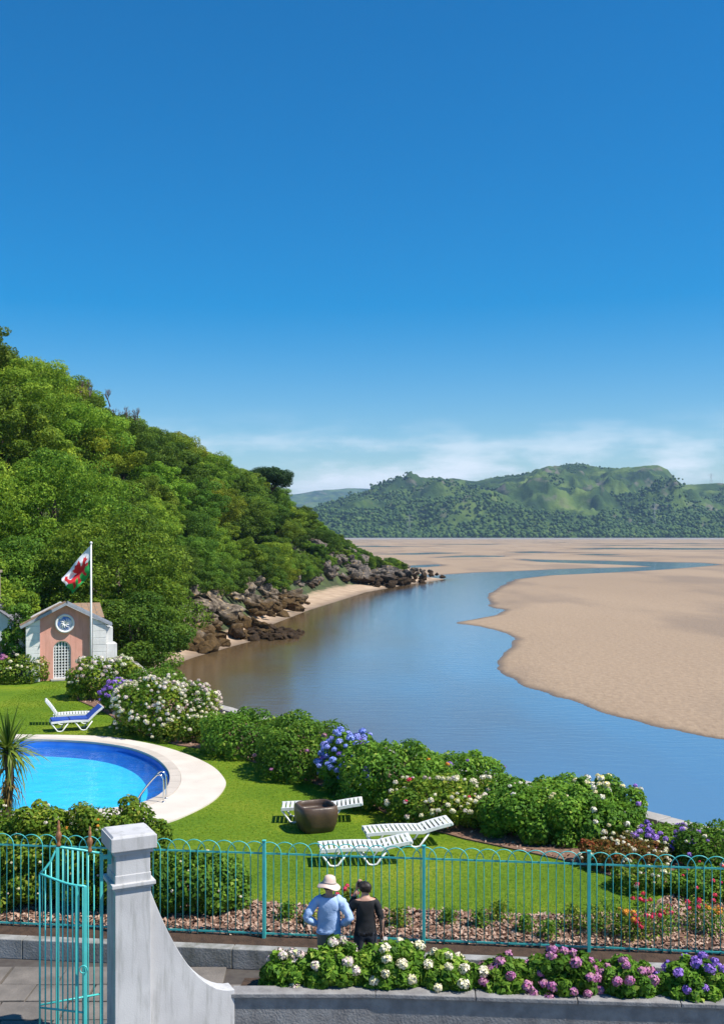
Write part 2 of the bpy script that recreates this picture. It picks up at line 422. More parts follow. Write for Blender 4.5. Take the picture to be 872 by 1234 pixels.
def pool_floor_material():
    m, n, l, p = new_mat('pool_floor_paint')
    tc = n.new('ShaderNodeTexCoord'); v = n.new('ShaderNodeTexNoise'); v.inputs['Scale'].default_value = 1.2; v.inputs['Detail'].default_value = 4
    mp = n.new('ShaderNodeMapping'); mp.inputs['Scale'].default_value = (1, 2.2, 1); l.new(tc.outputs['Object'], mp.inputs[0]); l.new(mp.outputs[0], v.inputs['Vector'])
    r = n.new('ShaderNodeValToRGB'); r.color_ramp.elements[0].position = .3; r.color_ramp.elements[0].color = c4((.05, .52, .82)); r.color_ramp.elements[1].position = .75; r.color_ramp.elements[1].color = c4((.10, .62, .90))
    l.new(v.outputs['Fac'], r.inputs[0]); l.new(r.outputs[0], p.inputs['Base Color']); p.inputs['Roughness'].default_value = .6
    return m

def hill_material():
    m, n, l, p = new_mat('far_hillside')
    tc = n.new('ShaderNodeTexCoord')
    def noise(s, d=6, off=0):
        mp = n.new('ShaderNodeMapping'); mp.inputs['Location'].default_value = (off, off, 0); l.new(tc.outputs['Object'], mp.inputs[0])
        q = n.new('ShaderNodeTexNoise'); q.inputs['Scale'].default_value = s; q.inputs['Detail'].default_value = d
        l.new(mp.outputs[0], q.inputs['Vector']); return q.outputs['Fac']
    r = n.new('ShaderNodeValToRGB'); e = r.color_ramp.elements
    e[0].position = .36; e[0].color = c4((.016, .036, .014)); e[1].position = .66; e[1].color = c4((.115, .165, .038))
    q = e.new(.47); q.color = c4((.036, .070, .018)); q = e.new(.56); q.color = c4((.066, .108, .024)); q = e.new(.80); q.color = c4((.16, .14, .08))
    l.new(noise(.012, 10), r.inputs[0])
    r2 = n.new('ShaderNodeValToRGB'); r2.color_ramp.elements[0].position = .58; r2.color_ramp.elements[1].position = .68
    l.new(noise(.02, 10, 400), r2.inputs[0])
    mx = n.new('ShaderNodeMix'); mx.data_type = 'RGBA'; l.new(r2.outputs[0], mx.inputs['Factor']); l.new(r.outputs[0], mx.inputs['A'])
    mx.inputs['B'].default_value = c4((.13, .12, .09)); l.new(mx.outputs['Result'], p.inputs['Base Color'])
    p.inputs['Roughness'].default_value = .95; p.inputs['Specular IOR Level'].default_value = .1
    bp = n.new('ShaderNodeBump'); bp.inputs['Strength'].default_value = 1; bp.inputs['Distance'].default_value = 9
    l.new(noise(.03, 10, 90), bp.inputs['Height']); l.new(bp.outputs[0], p.inputs['Normal'])
    return m

def rock_material(name, pale, dark, weed):
    m, n, l, p = new_mat(name)
    tc = n.new('ShaderNodeTexCoord'); ge = n.new('ShaderNodeNewGeometry'); sp = n.new('ShaderNodeSeparateXYZ'); l.new(ge.outputs['Position'], sp.inputs[0])
    def noise(s, d=6):
        q = n.new('ShaderNodeTexNoise'); q.inputs['Scale'].default_value = s; q.inputs['Detail'].default_value = d
        l.new(ge.outputs['Position'], q.inputs['Vector']); return q.outputs['Fac']
    r = n.new('ShaderNodeValToRGB'); e = r.color_ramp.elements
    e[0].position = .33; e[0].color = c4(dark); e[1].position = .62; e[1].color = c4(pale); q = e.new(.70); q.color = c4((.33, .20, .055)); q = e.new(.48); q.color = c4(tuple((x + y) / 2.4 for x, y in zip(pale, dark)))
    l.new(noise(2.2, 10), r.inputs[0])
    # bladder wrack below the tide line
    a = n.new('ShaderNodeMath'); a.operation = 'MULTIPLY_ADD'; a.inputs[1].default_value = 3.2; l.new(noise(.35), a.inputs[0]); a.inputs[2].default_value = -2.55
    sb = n.new('ShaderNodeMath'); sb.operation = 'SUBTRACT'; l.new(sp.outputs['Z'], sb.inputs[0]); l.new(a.outputs[0], sb.inputs[1])
    mr = n.new('ShaderNodeMapRange'); mr.inputs['From Min'].default_value = -.3; mr.inputs['From Max'].default_value = .5; l.new(sb.outputs[0], mr.inputs[0])
    rw = n.new('ShaderNodeValToRGB'); rw.color_ramp.elements[0].position = .35; rw.color_ramp.elements[0].color = c4(tuple(x * .5 for x in weed)); rw.color_ramp.elements[1].position = .65; rw.color_ramp.elements[1].color = c4(weed)
    l.new(noise(2.5), rw.inputs[0])
    mx = n.new('ShaderNodeMix'); mx.data_type = 'RGBA'; l.new(mr.outputs[0], mx.inputs['Factor']); l.new(rw.outputs[0], mx.inputs['A']); l.new(r.outputs[0], mx.inputs['B'])
    l.new(mx.outputs['Result'], p.inputs['Base Color']); p.inputs['Roughness'].default_value = .9; p.inputs['Specular IOR Level'].default_value = .2
    bp = n.new('ShaderNodeBump'); bp.inputs['Strength'].default_value = 1; bp.inputs['Distance'].default_value = .25
    l.new(noise(2.2, 8), bp.inputs['Height']); l.new(bp.outputs[0], p.inputs['Normal'])
    return m

def headland_material():
    m, n, l, p = new_mat('headland_ground')
    ge = n.new('ShaderNodeNewGeometry'); sp = n.new('ShaderNodeSeparateXYZ'); l.new(ge.outputs['Position'], sp.inputs[0])
    no = n.new('ShaderNodeTexNoise'); no.inputs['Scale'].default_value = .5; no.inputs['Detail'].default_value = 7; l.new(ge.outputs['Position'], no.inputs['Vector'])
    a = n.new('ShaderNodeMath'); a.operation = 'MULTIPLY_ADD'; a.inputs[1].default_value = .8; l.new(no.outputs['Fac'], a.inputs[0]); l.new(sp.outputs['Z'], a.inputs[2])
    mr = n.new('ShaderNodeMapRange'); mr.inputs['From Min'].default_value = -1.95; mr.inputs['From Max'].default_value = -1.7; l.new(a.outputs[0], mr.inputs[0])
    r = n.new('ShaderNodeValToRGB'); r.color_ramp.elements[0].position = .35; r.color_ramp.elements[0].color = c4((.03, .035, .012)); r.color_ramp.elements[1].position = .65; r.color_ramp.elements[1].color = c4((.06, .085, .02))
    l.new(no.outputs['Fac'], r.inputs[0])
    r3 = n.new('ShaderNodeValToRGB'); r3.color_ramp.elements[0].position = .35; r3.color_ramp.elements[0].color = c4((.36, .25, .16)); r3.color_ramp.elements[1].position = .7; r3.color_ramp.elements[1].color = c4((.50, .37, .25))
    l.new(no.outputs['Fac'], r3.inputs[0])
    w = n.new('ShaderNodeMapRange'); w.inputs['From Min'].default_value = -3.0; w.inputs['From Max'].default_value = -2.75; w.inputs['To Min'].default_value = .45; l.new(sp.outputs['Z'], w.inputs[0])
    mu = n.new('ShaderNodeMix'); mu.data_type = 'RGBA'; mu.blend_type = 'MULTIPLY'; mu.inputs['Factor'].default_value = 1; l.new(r3.outputs[0], mu.inputs['A']); l.new(w.outputs[0], mu.inputs['B'])
    mx = n.new('ShaderNodeMix'); mx.data_type = 'RGBA'; l.new(mr.outputs[0], mx.inputs['Factor']); l.new(mu.outputs['Result'], mx.inputs['A']); l.new(r.outputs[0], mx.inputs['B'])
    l.new(mx.outputs['Result'], p.inputs['Base Color']); p.inputs['Roughness'].default_value = .95
    return m

M['lawn'] = lawn_material(); M['sand'] = sand_material(); M['water'] = water_material()
M['pool_water'] = pool_water_material(); M['pool_floor'] = pool_floor_material(); M['hill'] = hill_material()
M['rock'] = rock_material('shore_rock', (.25, .20, .145), (.07, .052, .038), (.10, .060, .022))
M['rock_dark'] = rock_material('shore_rock_dark', (.20, .165, .135), (.05, .045, .04), (.050, .030, .014))
M['headland'] = headland_material()
M['deck'] = mat('pool_deck_concrete', (.66, .59, .50), (.58, .51, .43), 1.1, .85, .3, 40)
M['coping_pool'] = mat('pool_coping', (.56, .49, .41), (.47, .41, .34), 1.6, .8, .3, 40)
M['pool_tile'] = mat('pool_rim_tile', (.10, .30, .62), (.06, .20, .50), 9, .3)
M['pool_wall'] = mat('pool_wall_blue', (.020, .13, .50), (.03, .17, .58), 2, .5)
M['flag'] = mat('flagstone', (.20, .175, .15), (.13, .115, .10), 2.5, .85, .5, 20)
M['grout'] = mat('path_bed', (.085, .075, .065), (.06, .05, .045), 6, .95)
M['kerb'] = mat('kerb_render', (.36, .35, .33), (.27, .265, .25), 2, .85, .4, 30)
M['seawall'] = mat('sea_wall_stone', (.30, .24, .18), (.20, .16, .12), 2, .9, .6, 16)
add_stains(M['kerb'], (.12, .12, .09), .75, (2.5, 2.5, 1.2), .42, .66)
M['coping'] = mat('coping_stone', (.42, .39, .35), (.30, .28, .25), 3, .85, .5, 20)

# ------------------------------------------------------------------ estuary: sand sheet with the river cut into it, water sheet
WL = -3.0
def px(pts, z=WL): return np.array([gp(u, v, z) for u, v in pts])
river = px([(1010, 950), (872, 893), (830, 885), (780, 873), (740, 862), (700, 850), (660, 838), (630, 827), (608, 816), (598, 806), (597, 796), (604, 787), (616, 779), (619, 771),
            (611, 765), (590, 758), (566, 753), (548, 750), (572, 746), (598, 741), (604, 735), (590, 731), (583, 723), (588, 716), (599, 707), (619, 698), (660, 693.4), (732, 690), (795, 686.5),
            (840, 683), (866, 680.4), (840, 678.2), (795, 677.5), (772, 676.8), (705, 675.6), (624, 674), (650, 677), (705, 679), (745, 680.5), (772, 681.8), (786, 683.2), (732, 684.3), (673, 686), (619, 688.5), (574, 690), (538, 692.5),
            (525, 694), (480, 690), (440, 676), (400, 668), (300, 662), (100, 690), (-300, 720), (-900, 800), (-2500, 1050), (-2500, 1500), (1700, 1500)])
pools_px = [[(486, 684), (497, 681.5), (527, 680.3), (530, 681.8), (510, 683.6)], [(617, 665.6), (640, 664.8), (658, 665.1), (640, 666.2)],
            [(520, 672), (560, 669.5), (610, 669.8), (600, 671), (560, 671.3)], [(455, 668), (520, 665.8), (560, 666.2), (500, 668.4)], [(690, 661.6), (780, 660.4), (860, 660.8), (800, 661.9)],
            [(690, 668.4), (720, 667.6), (750, 668.2), (720, 669)]]
polys = [river] + [px(p) for p in pools_px]

def signed(px_, py_, poly):
    """distance to the outline, negative inside"""
    d = np.full(px_.shape, 1e9); ins = np.zeros(px_.shape, bool)
    n = len(poly)
    for i in range(n):
        ax, ay = poly[i]; bx, by = poly[(i + 1) % n]
        ex, ey = bx - ax, by - ay; L = ex * ex + ey * ey + 1e-9
        t = np.clip(((px_ - ax) * ex + (py_ - ay) * ey) / L, 0, 1)
        d = np.minimum(d, np.hypot(px_ - ax - t * ex, py_ - ay - t * ey))
        c = ((ay > py_) != (by > py_)) & (px_ < (bx - ax) * (py_ - ay) / (by - ay + 1e-12) + ax)
        ins ^= c
    return np.where(ins, -d, d)

def fan_grid(rows, ratios):
    Y, A = np.meshgrid(rows, ratios, indexing='ij'); return A * np.maximum(Y, 60) * 1.0, Y

rows = np.concatenate([np.linspace(-30, 36, 10), np.geomspace(38, 420, 300), np.geomspace(425, 2600, 150), [3400, 5000, 8000, 14000]])
ratios = np.concatenate([np.linspace(-2.2, -.36, 14), np.linspace(-.34, .46, 300), np.linspace(.5, 2.2, 14)])
GX, GY = fan_grid(rows, ratios)
wob = (fbm(GX * .22, GY * .12, 6, .62) - .5) * 1.6
sd = np.min([signed(GX + wob * np.minimum(2.2, GY * .012), GY + wob * np.minimum(3.0, GY * .02), p) for p in polys], axis=0)
k = np.clip(GY / 120, .5, 6)
rise = np.where(sd > 0, .34 * (1 - np.exp(-sd / (5.0 * k))), -.55 * (1 - np.exp(sd / (3.0 * k))))
rise += np.where(sd > 0, 1, 0) * (fbm(GX * .05, GY * .02, 4) - .5) * .16 * np.clip(sd / (12 * k), 0, 1)
flat = np.clip((GY - 300) / 250, 0, 1) * np.clip(sd / 25, 0, 1)
rise += flat * (fbm(GX * .009 + 4, GY * .022, 5) - .56) * 1.25
rise += np.where(sd > 0, 1, 0) * np.clip(sd / 4, 0, 1) * (fbm(GX * .35, GY * .5, 3) - .5) * .05
verts = np.stack([GX.ravel(), GY.ravel(), (WL + rise).ravel()], 1)
R_, C_ = GX.shape
idx = np.arange(R_ * C_).reshape(R_, C_)
faces = np.stack([idx[:-1, :-1], idx[:-1, 1:], idx[1:, 1:], idx[1:, :-1]], -1).reshape(-1, 4)
sand = link('ground', np_mesh('ground', verts, faces, M['sand'], {'rise': rise.ravel()}, True))
tag(sand, 'wide pale brown tidal sand flats of the estuary', kind='structure')

# ------------------------------------------------------------------ headland ground
SH = np.array([(40, -13.), (56, -12.5), (66, -14.2), (74, -15.2), (79, -15.0), (88, -13.6), (97, -11.4), (104, -9.5), (110, -9.0), (118, -10.2), (130, -8.6), (143, -6.9), (165, -3.0), (186, .6), (210, 7.5), (228, 14), (241, 18.6), (246, 15), (252, 4), (262, -12), (300, -36)])
RG = np.array([(40, -44, 2), (54, -42, 3), (62, -38, 10), (70, -33, 15.5), (85, -29, 18.0), (98, -28.4, 15.4), (110, -26.8, 14.6), (132, -24, 13.2), (150, -21.5, 12.2), (172, -18, 11.2), (195, -12, 9.0), (212, -6.5, 5.2), (230, 1.6, 1.2), (241, 9, -1.2), (252, -6, -2), (262, -22, -2), (300, -48, -2)])
def shoreX(Y): return np.interp(Y, SH[:, 0], SH[:, 1])
def head_h(X, Y):
    xs = shoreX(Y); xr = np.interp(Y, RG[:, 0], RG[:, 1]); H = np.interp(Y, RG[:, 0], RG[:, 2])
    d = xs - X; bw = np.interp(Y, [50, 80, 100, 110, 140, 185, 225, 240], [3, 3.5, 2, 2, 3, 7.5, 4, 2]); W = np.maximum(xs - xr - bw, 2)
    t = np.clip((d - bw) / W, 0, 1)
    h = np.where(d < bw, WL + .13 * d, WL + .13 * bw + (H - WL - .13 * bw) * t ** 1.2)
    over = np.maximum(d - bw - W, 0)
    h = h + np.minimum(over * .12, 2.5) + np.where(d > bw, 1, 0) * (fbm(X * .12, Y * .12, 4) - .5) * 1.6 * np.clip((d - bw) / 6, 0, 1)
    return np.maximum(h, WL - 1.2)
hx = np.arange(-95, 26, 1.1); hy = np.arange(55.5, 300, 1.3)
HX, HY = np.meshgrid(hx, hy); HZ = head_h(HX, HY)
R_, C_ = HX.shape; idx = np.arange(R_ * C_).reshape(R_, C_)
faces = np.stack([idx[:-1, :-1], idx[:-1, 1:], idx[1:, 1:], idx[1:, :-1]], -1).reshape(-1, 4)
hl = link('headland', np_mesh('headland', np.stack([HX.ravel(), HY.ravel(), HZ.ravel()], 1), faces, M['headland'], None, True))
tag(hl, 'steep wooded headland with small sandy beaches along its foot', kind='structure')

# ------------------------------------------------------------------ river water
wr = np.concatenate([np.linspace(-30, 50, 8), np.geomspace(54, 900, 90), np.geomspace(1000, 2300, 12)])
wx = np.concatenate([np.linspace(-2.2, -.36, 8), np.linspace(-.34, .46, 110), np.linspace(.6, 2.2, 8)])
WX, WY = fan_grid(wr, wx)
dsh = WX - shoreX(WY)
shal = np.clip(1 - (dsh - 2.0) / np.interp(WY, [60, 110, 150, 200, 250], [25, 16, 7.0, 4, 2]), 0, 1) * (WY < 250) * (WY > 44)
shal = np.clip(shal * 1.1 + (fbm(WX * .25, WY * .1, 3) - .5) * .5 * (shal > 0), 0, .95)
R_, C_ = WX.shape; idx = np.arange(R_ * C_).reshape(R_, C_)
faces = np.stack([idx[:-1, :-1], idx[:-1, 1:], idx[1:, 1:], idx[1:, :-1]], -1).reshape(-1, 4)
wt = link('river', np_mesh('river', np.stack([WX.ravel(), WY.ravel(), np.full(WX.size, WL)], 1), faces, M['water'], {'shallow': shal.ravel()}, True))
tag(wt, 'calm blue river winding through the sands, brown near the wooded shore', kind='structure')

# ------------------------------------------------------------------ far hills
def far_hill(name, prof, y0, yr, y1, base, label, nx=420, ny=150, amp=1.0, u0=300, u1=1250):
    pu = np.array([p[0] for p in prof]); pv = np.array([p[1] for p in prof])
    us = np.linspace(u0, u1, nx); ys = np.linspace(y0, y1, ny)
    U, Y = np.meshgrid(us, ys)
    X = (U - 436) / FPX * yr * (1 + (Y / yr - 1) * .9)
    ridge = CAM_H + (HORIZ - np.interp(U, pu, pv)) * yr / FPX - base
    t = np.clip((Y - y0) / (yr - y0), 0, 1)
    n1 = fbm(X * .0034 + 3, Y * .0034 + 7, 6, .55); n2 = fbm(X * .011, Y * .011, 6, .62)
    front = t ** .78
    env = np.clip(np.sin(PI * t) * 1.25, 0, 1)
    h = ridge * (front + env * ((n1 - .5) * 1.15 + (n2 - .5) * .55) * amp) + (n2 - .5) * 20 * amp * np.clip(t * 6, 0, 1)
    back = np.clip((Y - yr) / (y1 - yr), 0, 1)
    h = np.where(Y > yr, (ridge + (n2 - .5) * 20 * amp) * (1 - back ** 1.5), h)
    Z = base + np.maximum(h, 0) - (t <= 0) * 3
    R_, C_ = X.shape; idx = np.arange(R_ * C_).reshape(R_, C_)
    faces = np.stack([idx[:-1, :-1], idx[:-1, 1:], idx[1:, 1:], idx[1:, :-1]], -1).reshape(-1, 4)
    o = link(name, np_mesh(name, np.stack([X.ravel(), Y.ravel(), Z.ravel()], 1), faces, M['hill'], None, True))
    tag(o, label, kind='structure')
    return X, Y, Z
near_prof = [(300, 628), (345, 622), (365, 617), (400, 605), (440, 597), (480, 590), (515, 581), (545, 575), (575, 579), (600, 577), (640, 572), (680, 567), (700, 565), (740, 564), (775, 561), (792, 560), (804, 564), (814, 576), (822, 582), (850, 581), (872, 582), (1000, 576), (1250, 585)]
FX, FY, FZ = far_hill('hill', near_prof, 2150, 2950, 3500, WL, 'green rocky hills rising beyond the sand flats')
far_hill('distant_hill', [(100, 596), (300, 598), (350, 596), (380, 592), (420, 588), (470, 590), (600, 592), (800, 600), (1250, 604)], 5600, 7200, 8200, WL, 'pale blue hills far behind the green hills', 120, 30, .5, 100, 1250)

# woodland on the far slopes, one mass
dzx = np.gradient(FZ, axis=1) / np.gradient(FX, axis=1)
pv_, pf_ = ICO1
wv = []; wf = []; wtint = []; nb = 0
rw = np.random.default_rng(11)
R_, C_ = FX.shape
cnt = 0
for _ in range(140000):
    i = rw.integers(0, int(R_ * .72)); j = rw.integers(0, C_)
    x, y, z = FX[i, j] + rw.normal() * 8, FY[i, j] + rw.normal() * 6, FZ[i, j]
    if z < WL + 1.0: continue
    den = fbm(np.array([x * .0048]), np.array([y * .0066]), 4)[0]
    low = (z - WL) / 150.0
    if den < .40 + low * .16 + .18 * (vnoise(np.array([x * .03]), np.array([y * .02]))[0] - .4): continue
    r = rw.uniform(2.4, 5.6) * (1 - .3 * low)
    wv.append(pv_ * np.array([r, r, r * rw.uniform(.8, 1.2)]) * (1 + rw.normal(size=(len(pv_), 1)) * .16) + np.array([x, y, z + r * .3]))
    wf.append(pf_ + nb); wtint.append(np.full(len(pv_), rw.random())); nb += len(pv_); cnt += 1
    if cnt > 21000: break
M['wood_far'] = leaf_mat('far_wood', [(0, (.024, .058, .014)), (.6, (.050, .100, .020)), (1, (.085, .140, .026))], trans=0, objvar=0)
wo = link('woodland', np_mesh('woodland', np.concatenate(wv), np.concatenate(wf), M['wood_far'], {'tint': np.concatenate(wtint)}))
tag(wo, 'dark patches of woodland on the hills beyond the sands', 'woodland', kind='stuff')

b = MB()
for x0, x1, w_, h_ in ((-400, 1500, 14, 3.2),):
    b.add([(x0, 2128, WL - .5), (x1, 2128, WL - .5), (x1, 2133, WL + h_), (x0, 2133, WL + h_), (x0, 2140, WL + h_), (x1, 2140, WL + h_), (x1, 2146, WL - .5), (x0, 2146, WL - .5)],
          [(0, 1, 2, 3), (3, 2, 5, 4), (4, 5, 6, 7)])
tag(b.build('embankment', M['stone_grey']), 'long low grey embankment at the foot of the far hills', 'embankment')
M['sky_metal'] = mat('galvanised_steel', (.35, .36, .38), (.30, .31, .33), 2, .6)
def pylon(u, vbase, Y, h, label):
    X = (u - 436) / FPX * Y; z0 = CAM_H + (HORIZ - vbase) * Y / FPX
    r = empty('electricity_pylon', (X, Y, z0)); tag(r, label, 'pylon', 'pylons on the far hills')
    b = MB()
    for sx in (-1, 1):
        for sy in (-1, 1): b.tube([(sx * 4, sy * 4, -3), (sx * 1.1, sy * 1.1, h * .6), (sx * .3, sy * .3, h)], .15, 4)
    for i in range(7):
        z = h * i / 8; w = 4 * (1 - i / 9.5); z2 = h * (i + 1) / 8; w2 = 4 * (1 - (i + 1) / 9.5)
        for s in (-1, 1): b.tube([(s * w, -w, z), (-s * w2, -w2, z2)], .08, 4)
    b.build('lattice_tower', M['sky_metal'], r)
    for z, w in ((.68, 7), (.8, 9), (.92, 6)):
        MB().tube([(-w, 0, h * z), (0, 0, h * z + 1.2), (w, 0, h * z)], .18, 4).build('cross_arm', M['sky_metal'], r)
pylon(493, 647, 2180, 46, 'steel lattice pylon at the foot of the hills by the embankment')
pylon(788, 646, 2250, 70, 'tall steel lattice pylon standing below the rocky knoll')
pylon(856, 583, 2950, 28, 'small steel pylon on the skyline beside the summit')

# ------------------------------------------------------------------ garden ground
WALL = [(21.0, 11.0), (25.9, 7.25), (43.1, -5.9), (50, -9.6), (58, -12.4)]
def wallX(Y): return np.interp(Y, [w[0] for w in WALL], [w[1] for w in WALL])
def fenceY(X): return 18.55 - .112 * X

def spline(pts, n=10, closed=True):
    P = [Vector((p[0], p[1], 0)) for p in pts]; N = len(P); out = []
    for i in range(N if closed else N - 1):
        p0, p1, p2, p3 = P[(i - 1) % N], P[i], P[(i + 1) % N], P[(i + 2) % N]
        for k_ in range(n):
            t = k_ / n
            q = .5 * ((2 * p1) + (p2 - p0) * t + (2 * p0 - 5 * p1 + 4 * p2 - p3) * t * t + (3 * p1 - p0 - 3 * p2 + p3) * t ** 3)
            out.append((q.x, q.y))
    return out
pool_pts = [gp(u, v) for u, v in [(40, 892.5), (80, 893.5), (120, 896.5), (158, 903), (186, 914), (202, 929), (204, 944), (195, 957), (176, 967), (150, 973.5), (100, 978), (40, 979)]]
pool_pts += [(-11.2, 27.3), (-13.8, 28.3), (-15.2, 31.5), (-14.6, 34.8), (-12.6, 36.4)]
deck_pts = [gp(u, v) for u, v in [(20, 886), (80, 886.8), (130, 889), (185, 898), (225, 910), (255, 924), (270, 939), (271, 950), (257, 966), (228, 982), (195, 994), (140, 1003), (60, 1008)]]
deck_pts += [(-11.5, 24.6), (-15.5, 26.2), (-17.4, 31), (-16.4, 36), (-13.6, 38)]
POOL = spline(pool_pts, 6); DECK = spline(deck_pts, 6)
POOLA = np.array(POOL); DECKA = np.array(DECK)

step = .2
lx = np.arange(-24, 10, step); ly = np.arange(16.8, 58, step)
LXg, LYg = np.meshgrid(lx, ly)
cx = LXg[:-1, :-1] + step / 2; cy = LYg[:-1, :-1] + step / 2
keep = (cx < wallX(cy) - .25) & (cy > fenceY(cx) + .08) & (signed(cx, cy, DECKA) > -.6)
R_, C_ = LXg.shape; idx = np.arange(R_ * C_).reshape(R_, C_)
faces = np.stack([idx[:-1, :-1], idx[:-1, 1:], idx[1:, 1:], idx[1:, :-1]], -1)[keep]
used = np.unique(faces); remap = np.zeros(R_ * C_, int); remap[used] = np.arange(len(used))
LV = np.stack([LXg.ravel(), LYg.ravel(), np.zeros(LXg.size)], 1)[used]
lawn = link('lawn', np_mesh('lawn', LV, remap[faces], M['lawn'], None, True)); tag(lawn, 'mown green lawn around the pool', kind='structure')

# grass blades over the visible turf
ng = 130000
gx = rng.uniform(-15, 7.5, ng * 2); gy = 19.5 + (rng.random(ng * 2) ** 1.7) * 34
ok = (gx < wallX(gy) - 2.5) & (gy > fenceY(gx) + .5) & (signed(gx, gy, DECKA) > .03) & (np.abs(gx) < gy * .36)
gx = gx[ok][:ng]; gy = gy[ok][:ng]; n_ = len(gx)
a = rng.uniform(0, 2 * PI, n_); hgt = rng.uniform(.008, .022, n_) * (1 + (gy - 18) * .012); wd = rng.uniform(.006, .012, n_) * (gy / 22)
dx, dy = np.cos(a) * wd, np.sin(a) * wd; lean = rng.normal(size=(2, n_)) * .02
tri = np.stack([np.stack([gx - dx, gy - dy, np.zeros(n_)], 1), np.stack([gx + dx, gy + dy, np.zeros(n_)], 1), np.stack([gx + lean[0], gy + lean[1], hgt], 1)], 1)
gt = np.clip(fbm(gx * .35, gy * .35, 3) * .9 + rng.normal(size=n_) * .18, 0, 1)
gr = link('grass', np_mesh('grass', tri.reshape(-1, 3), np.arange(n_ * 3).reshape(-1, 3), M['grass'], {'tint': np.repeat(gt, 3)}))
tag(gr, 'short green grass blades of the mown lawn', 'grass', kind='stuff')

# mulch beds
def bed(name, pts, label, z=.03):
    b = MB(); n = len(pts)
    inner = []
    cxm = sum(p[0] for p in pts) / n; cym = sum(p[1] for p in pts) / n
    b.prism(pts, -.05, z)
    o = b.build(name, M['mulch']); tag(o, label, kind='structure'); return o
fy = lambda x, d: fenceY(x) + d
bed_front = [(-9.4, fy(-9.4, 0)), (7.6, fy(7.6, 0)), (8.6, 21.5), (6.1, 21.0), (5.0, 19.9), (3.5, 19.75), (1.5, 20.0), (-.5, 20.15), (-2.0, 20.5), (-3.2, 21.6), (-9.4, 22.2)]
bed('flower_bed', bed_front, 'bark mulch flower bed just inside the turquoise fence')
bed_back = [gp(u, v) for u, v in [(745, 1060), (690, 1040), (640, 1029), (560, 1012), (500, 995), (440, 970), (400, 952), (340, 931), (300, 917), (255, 904), (215, 899), (185, 890), (150, 873), (125, 858), (95, 845), (85, 836)]]
bed_back = bed_back + [(-12.3, 52), (-10.4, 52), (-9.9, 50), (-6.2, 43.0), (7.0, 25.9), (8.6, 23.8), (8.3, 21.6), (6.2, 21.1)]
bed('flower_bed', bed_back, 'mulched border under the clipped hedges beside the sea wall', .034)
# bark chips
def chips(pts, n, z, dens=None):
    A = np.array(pts); x0, y0 = A.min(0); x1, y1 = A.max(0)
    x = rng.uniform(x0, x1, n * 3); y = rng.uniform(y0, y1, n * 3)
    ok = signed(x, y, A) < -.02; x = x[ok][:n]; y = y[ok][:n]
    return x, y
x, y = chips(bed_front, 17000, 0); 
x2, y2 = chips(bed_back, 9000, 0); x = np.r_[x, x2]; y = np.r_[y, y2]; n_ = len(x)
s_ = rng.uniform(.018, .05, n_); a = rng.uniform(0, PI, n_); ta = rng.normal(size=(n_, 2)) * .5
ux = np.stack([np.cos(a), np.sin(a), ta[:, 0]], 1) * s_[:, None]; uy = np.stack([-np.sin(a), np.cos(a), ta[:, 1]], 1) * s_[:, None] * .45
c_ = np.stack([x, y, np.full(n_, .052)], 1)
q = np.stack([c_ - ux - uy, c_ + ux - uy, c_ + ux + uy, c_ - ux + uy], 1)
M['chip'] = leaf_mat('bark_chip', [(0, (.12, .06, .04)), (.45, (.33, .20, .14)), (1, (.52, .38, .29))], trans=0, objvar=0, rough=.9)
ch = link('bark_chips', np_mesh('bark_chips', q.reshape(-1, 3), np.arange(n_ * 4).reshape(-1, 4), M['chip'], {'tint': np.repeat(rng.random(n_), 4)}))
tag(ch, 'pinkish brown bark chips strewn over the flower beds', 'bark chips', kind='stuff')

# lower path outside the fence, with flagstones
b = MB(); b.add([(-40, -30, -.36), (40, -30, -.36), (40, fenceY(40) - .4, -.36), (-40, fenceY(-40) - .4, -.36)], [(0, 1, 2, 3)])
path = b.build('path', M['grout']); tag(path, 'stone paved path outside the fence', kind='structure')
rf = random.Random(4)
stones = []
yy = 13.6
while yy < 19.4:
    xx = -9.2 + rf.uniform(0, .5); dh = rf.uniform(.55, .8)
    while xx < 8.5:
        w = rf.uniform(.6, 1.15)
        if yy + dh < fenceY(xx) - .62:
            j = lambda: rf.uniform(-.018, .018)
            poly = [(xx + j(), yy + j()), (xx + w - .03 + j(), yy + j()), (xx + w - .03 + j(), yy + dh - .03 + j()), (xx + j(), yy + dh - .03 + j())]
            MB().prism(poly, -.42, -.30 + rf.uniform(-.006, .006)).build('flagstone', M['flag'], path, bevel=.008)
        xx += w
    yy += dh

# low kerb wall that carries the fence
kd = Vector((1, -.112, 0)).normalized(); ka = math.atan2(kd.y, kd.x)
kw = empty('kerb_wall', (0, fenceY(0) - .42, -.36), ka); tag(kw, 'low pale rendered kerb wall under the turquoise fence', 'kerb wall')
xx = -9.6
while xx < 9:
    w = 1.85; MB().box((xx + w / 2, 0, .17), (w - .008, .22, .34)).build('kerb_block', M['kerb'], kw, bevel=.015); xx += w
b = MB(); x0, x1 = -9.6, 9.2
b.add([(x0, fenceY(x0) - .34, -.06), (x1, fenceY(x1) - .34, -.06), (x1, fenceY(x1) - .02, .012), (x0, fenceY(x0) - .02, .012), (x0, fenceY(x0) + .6, .016), (x1, fenceY(x1) + .6, .016)], [(0, 1, 2, 3), (3, 2, 5, 4)])
so = b.build('soil_strip', M['soil']); tag(so, 'strip of bare dark soil under the fence rail', kind='structure')

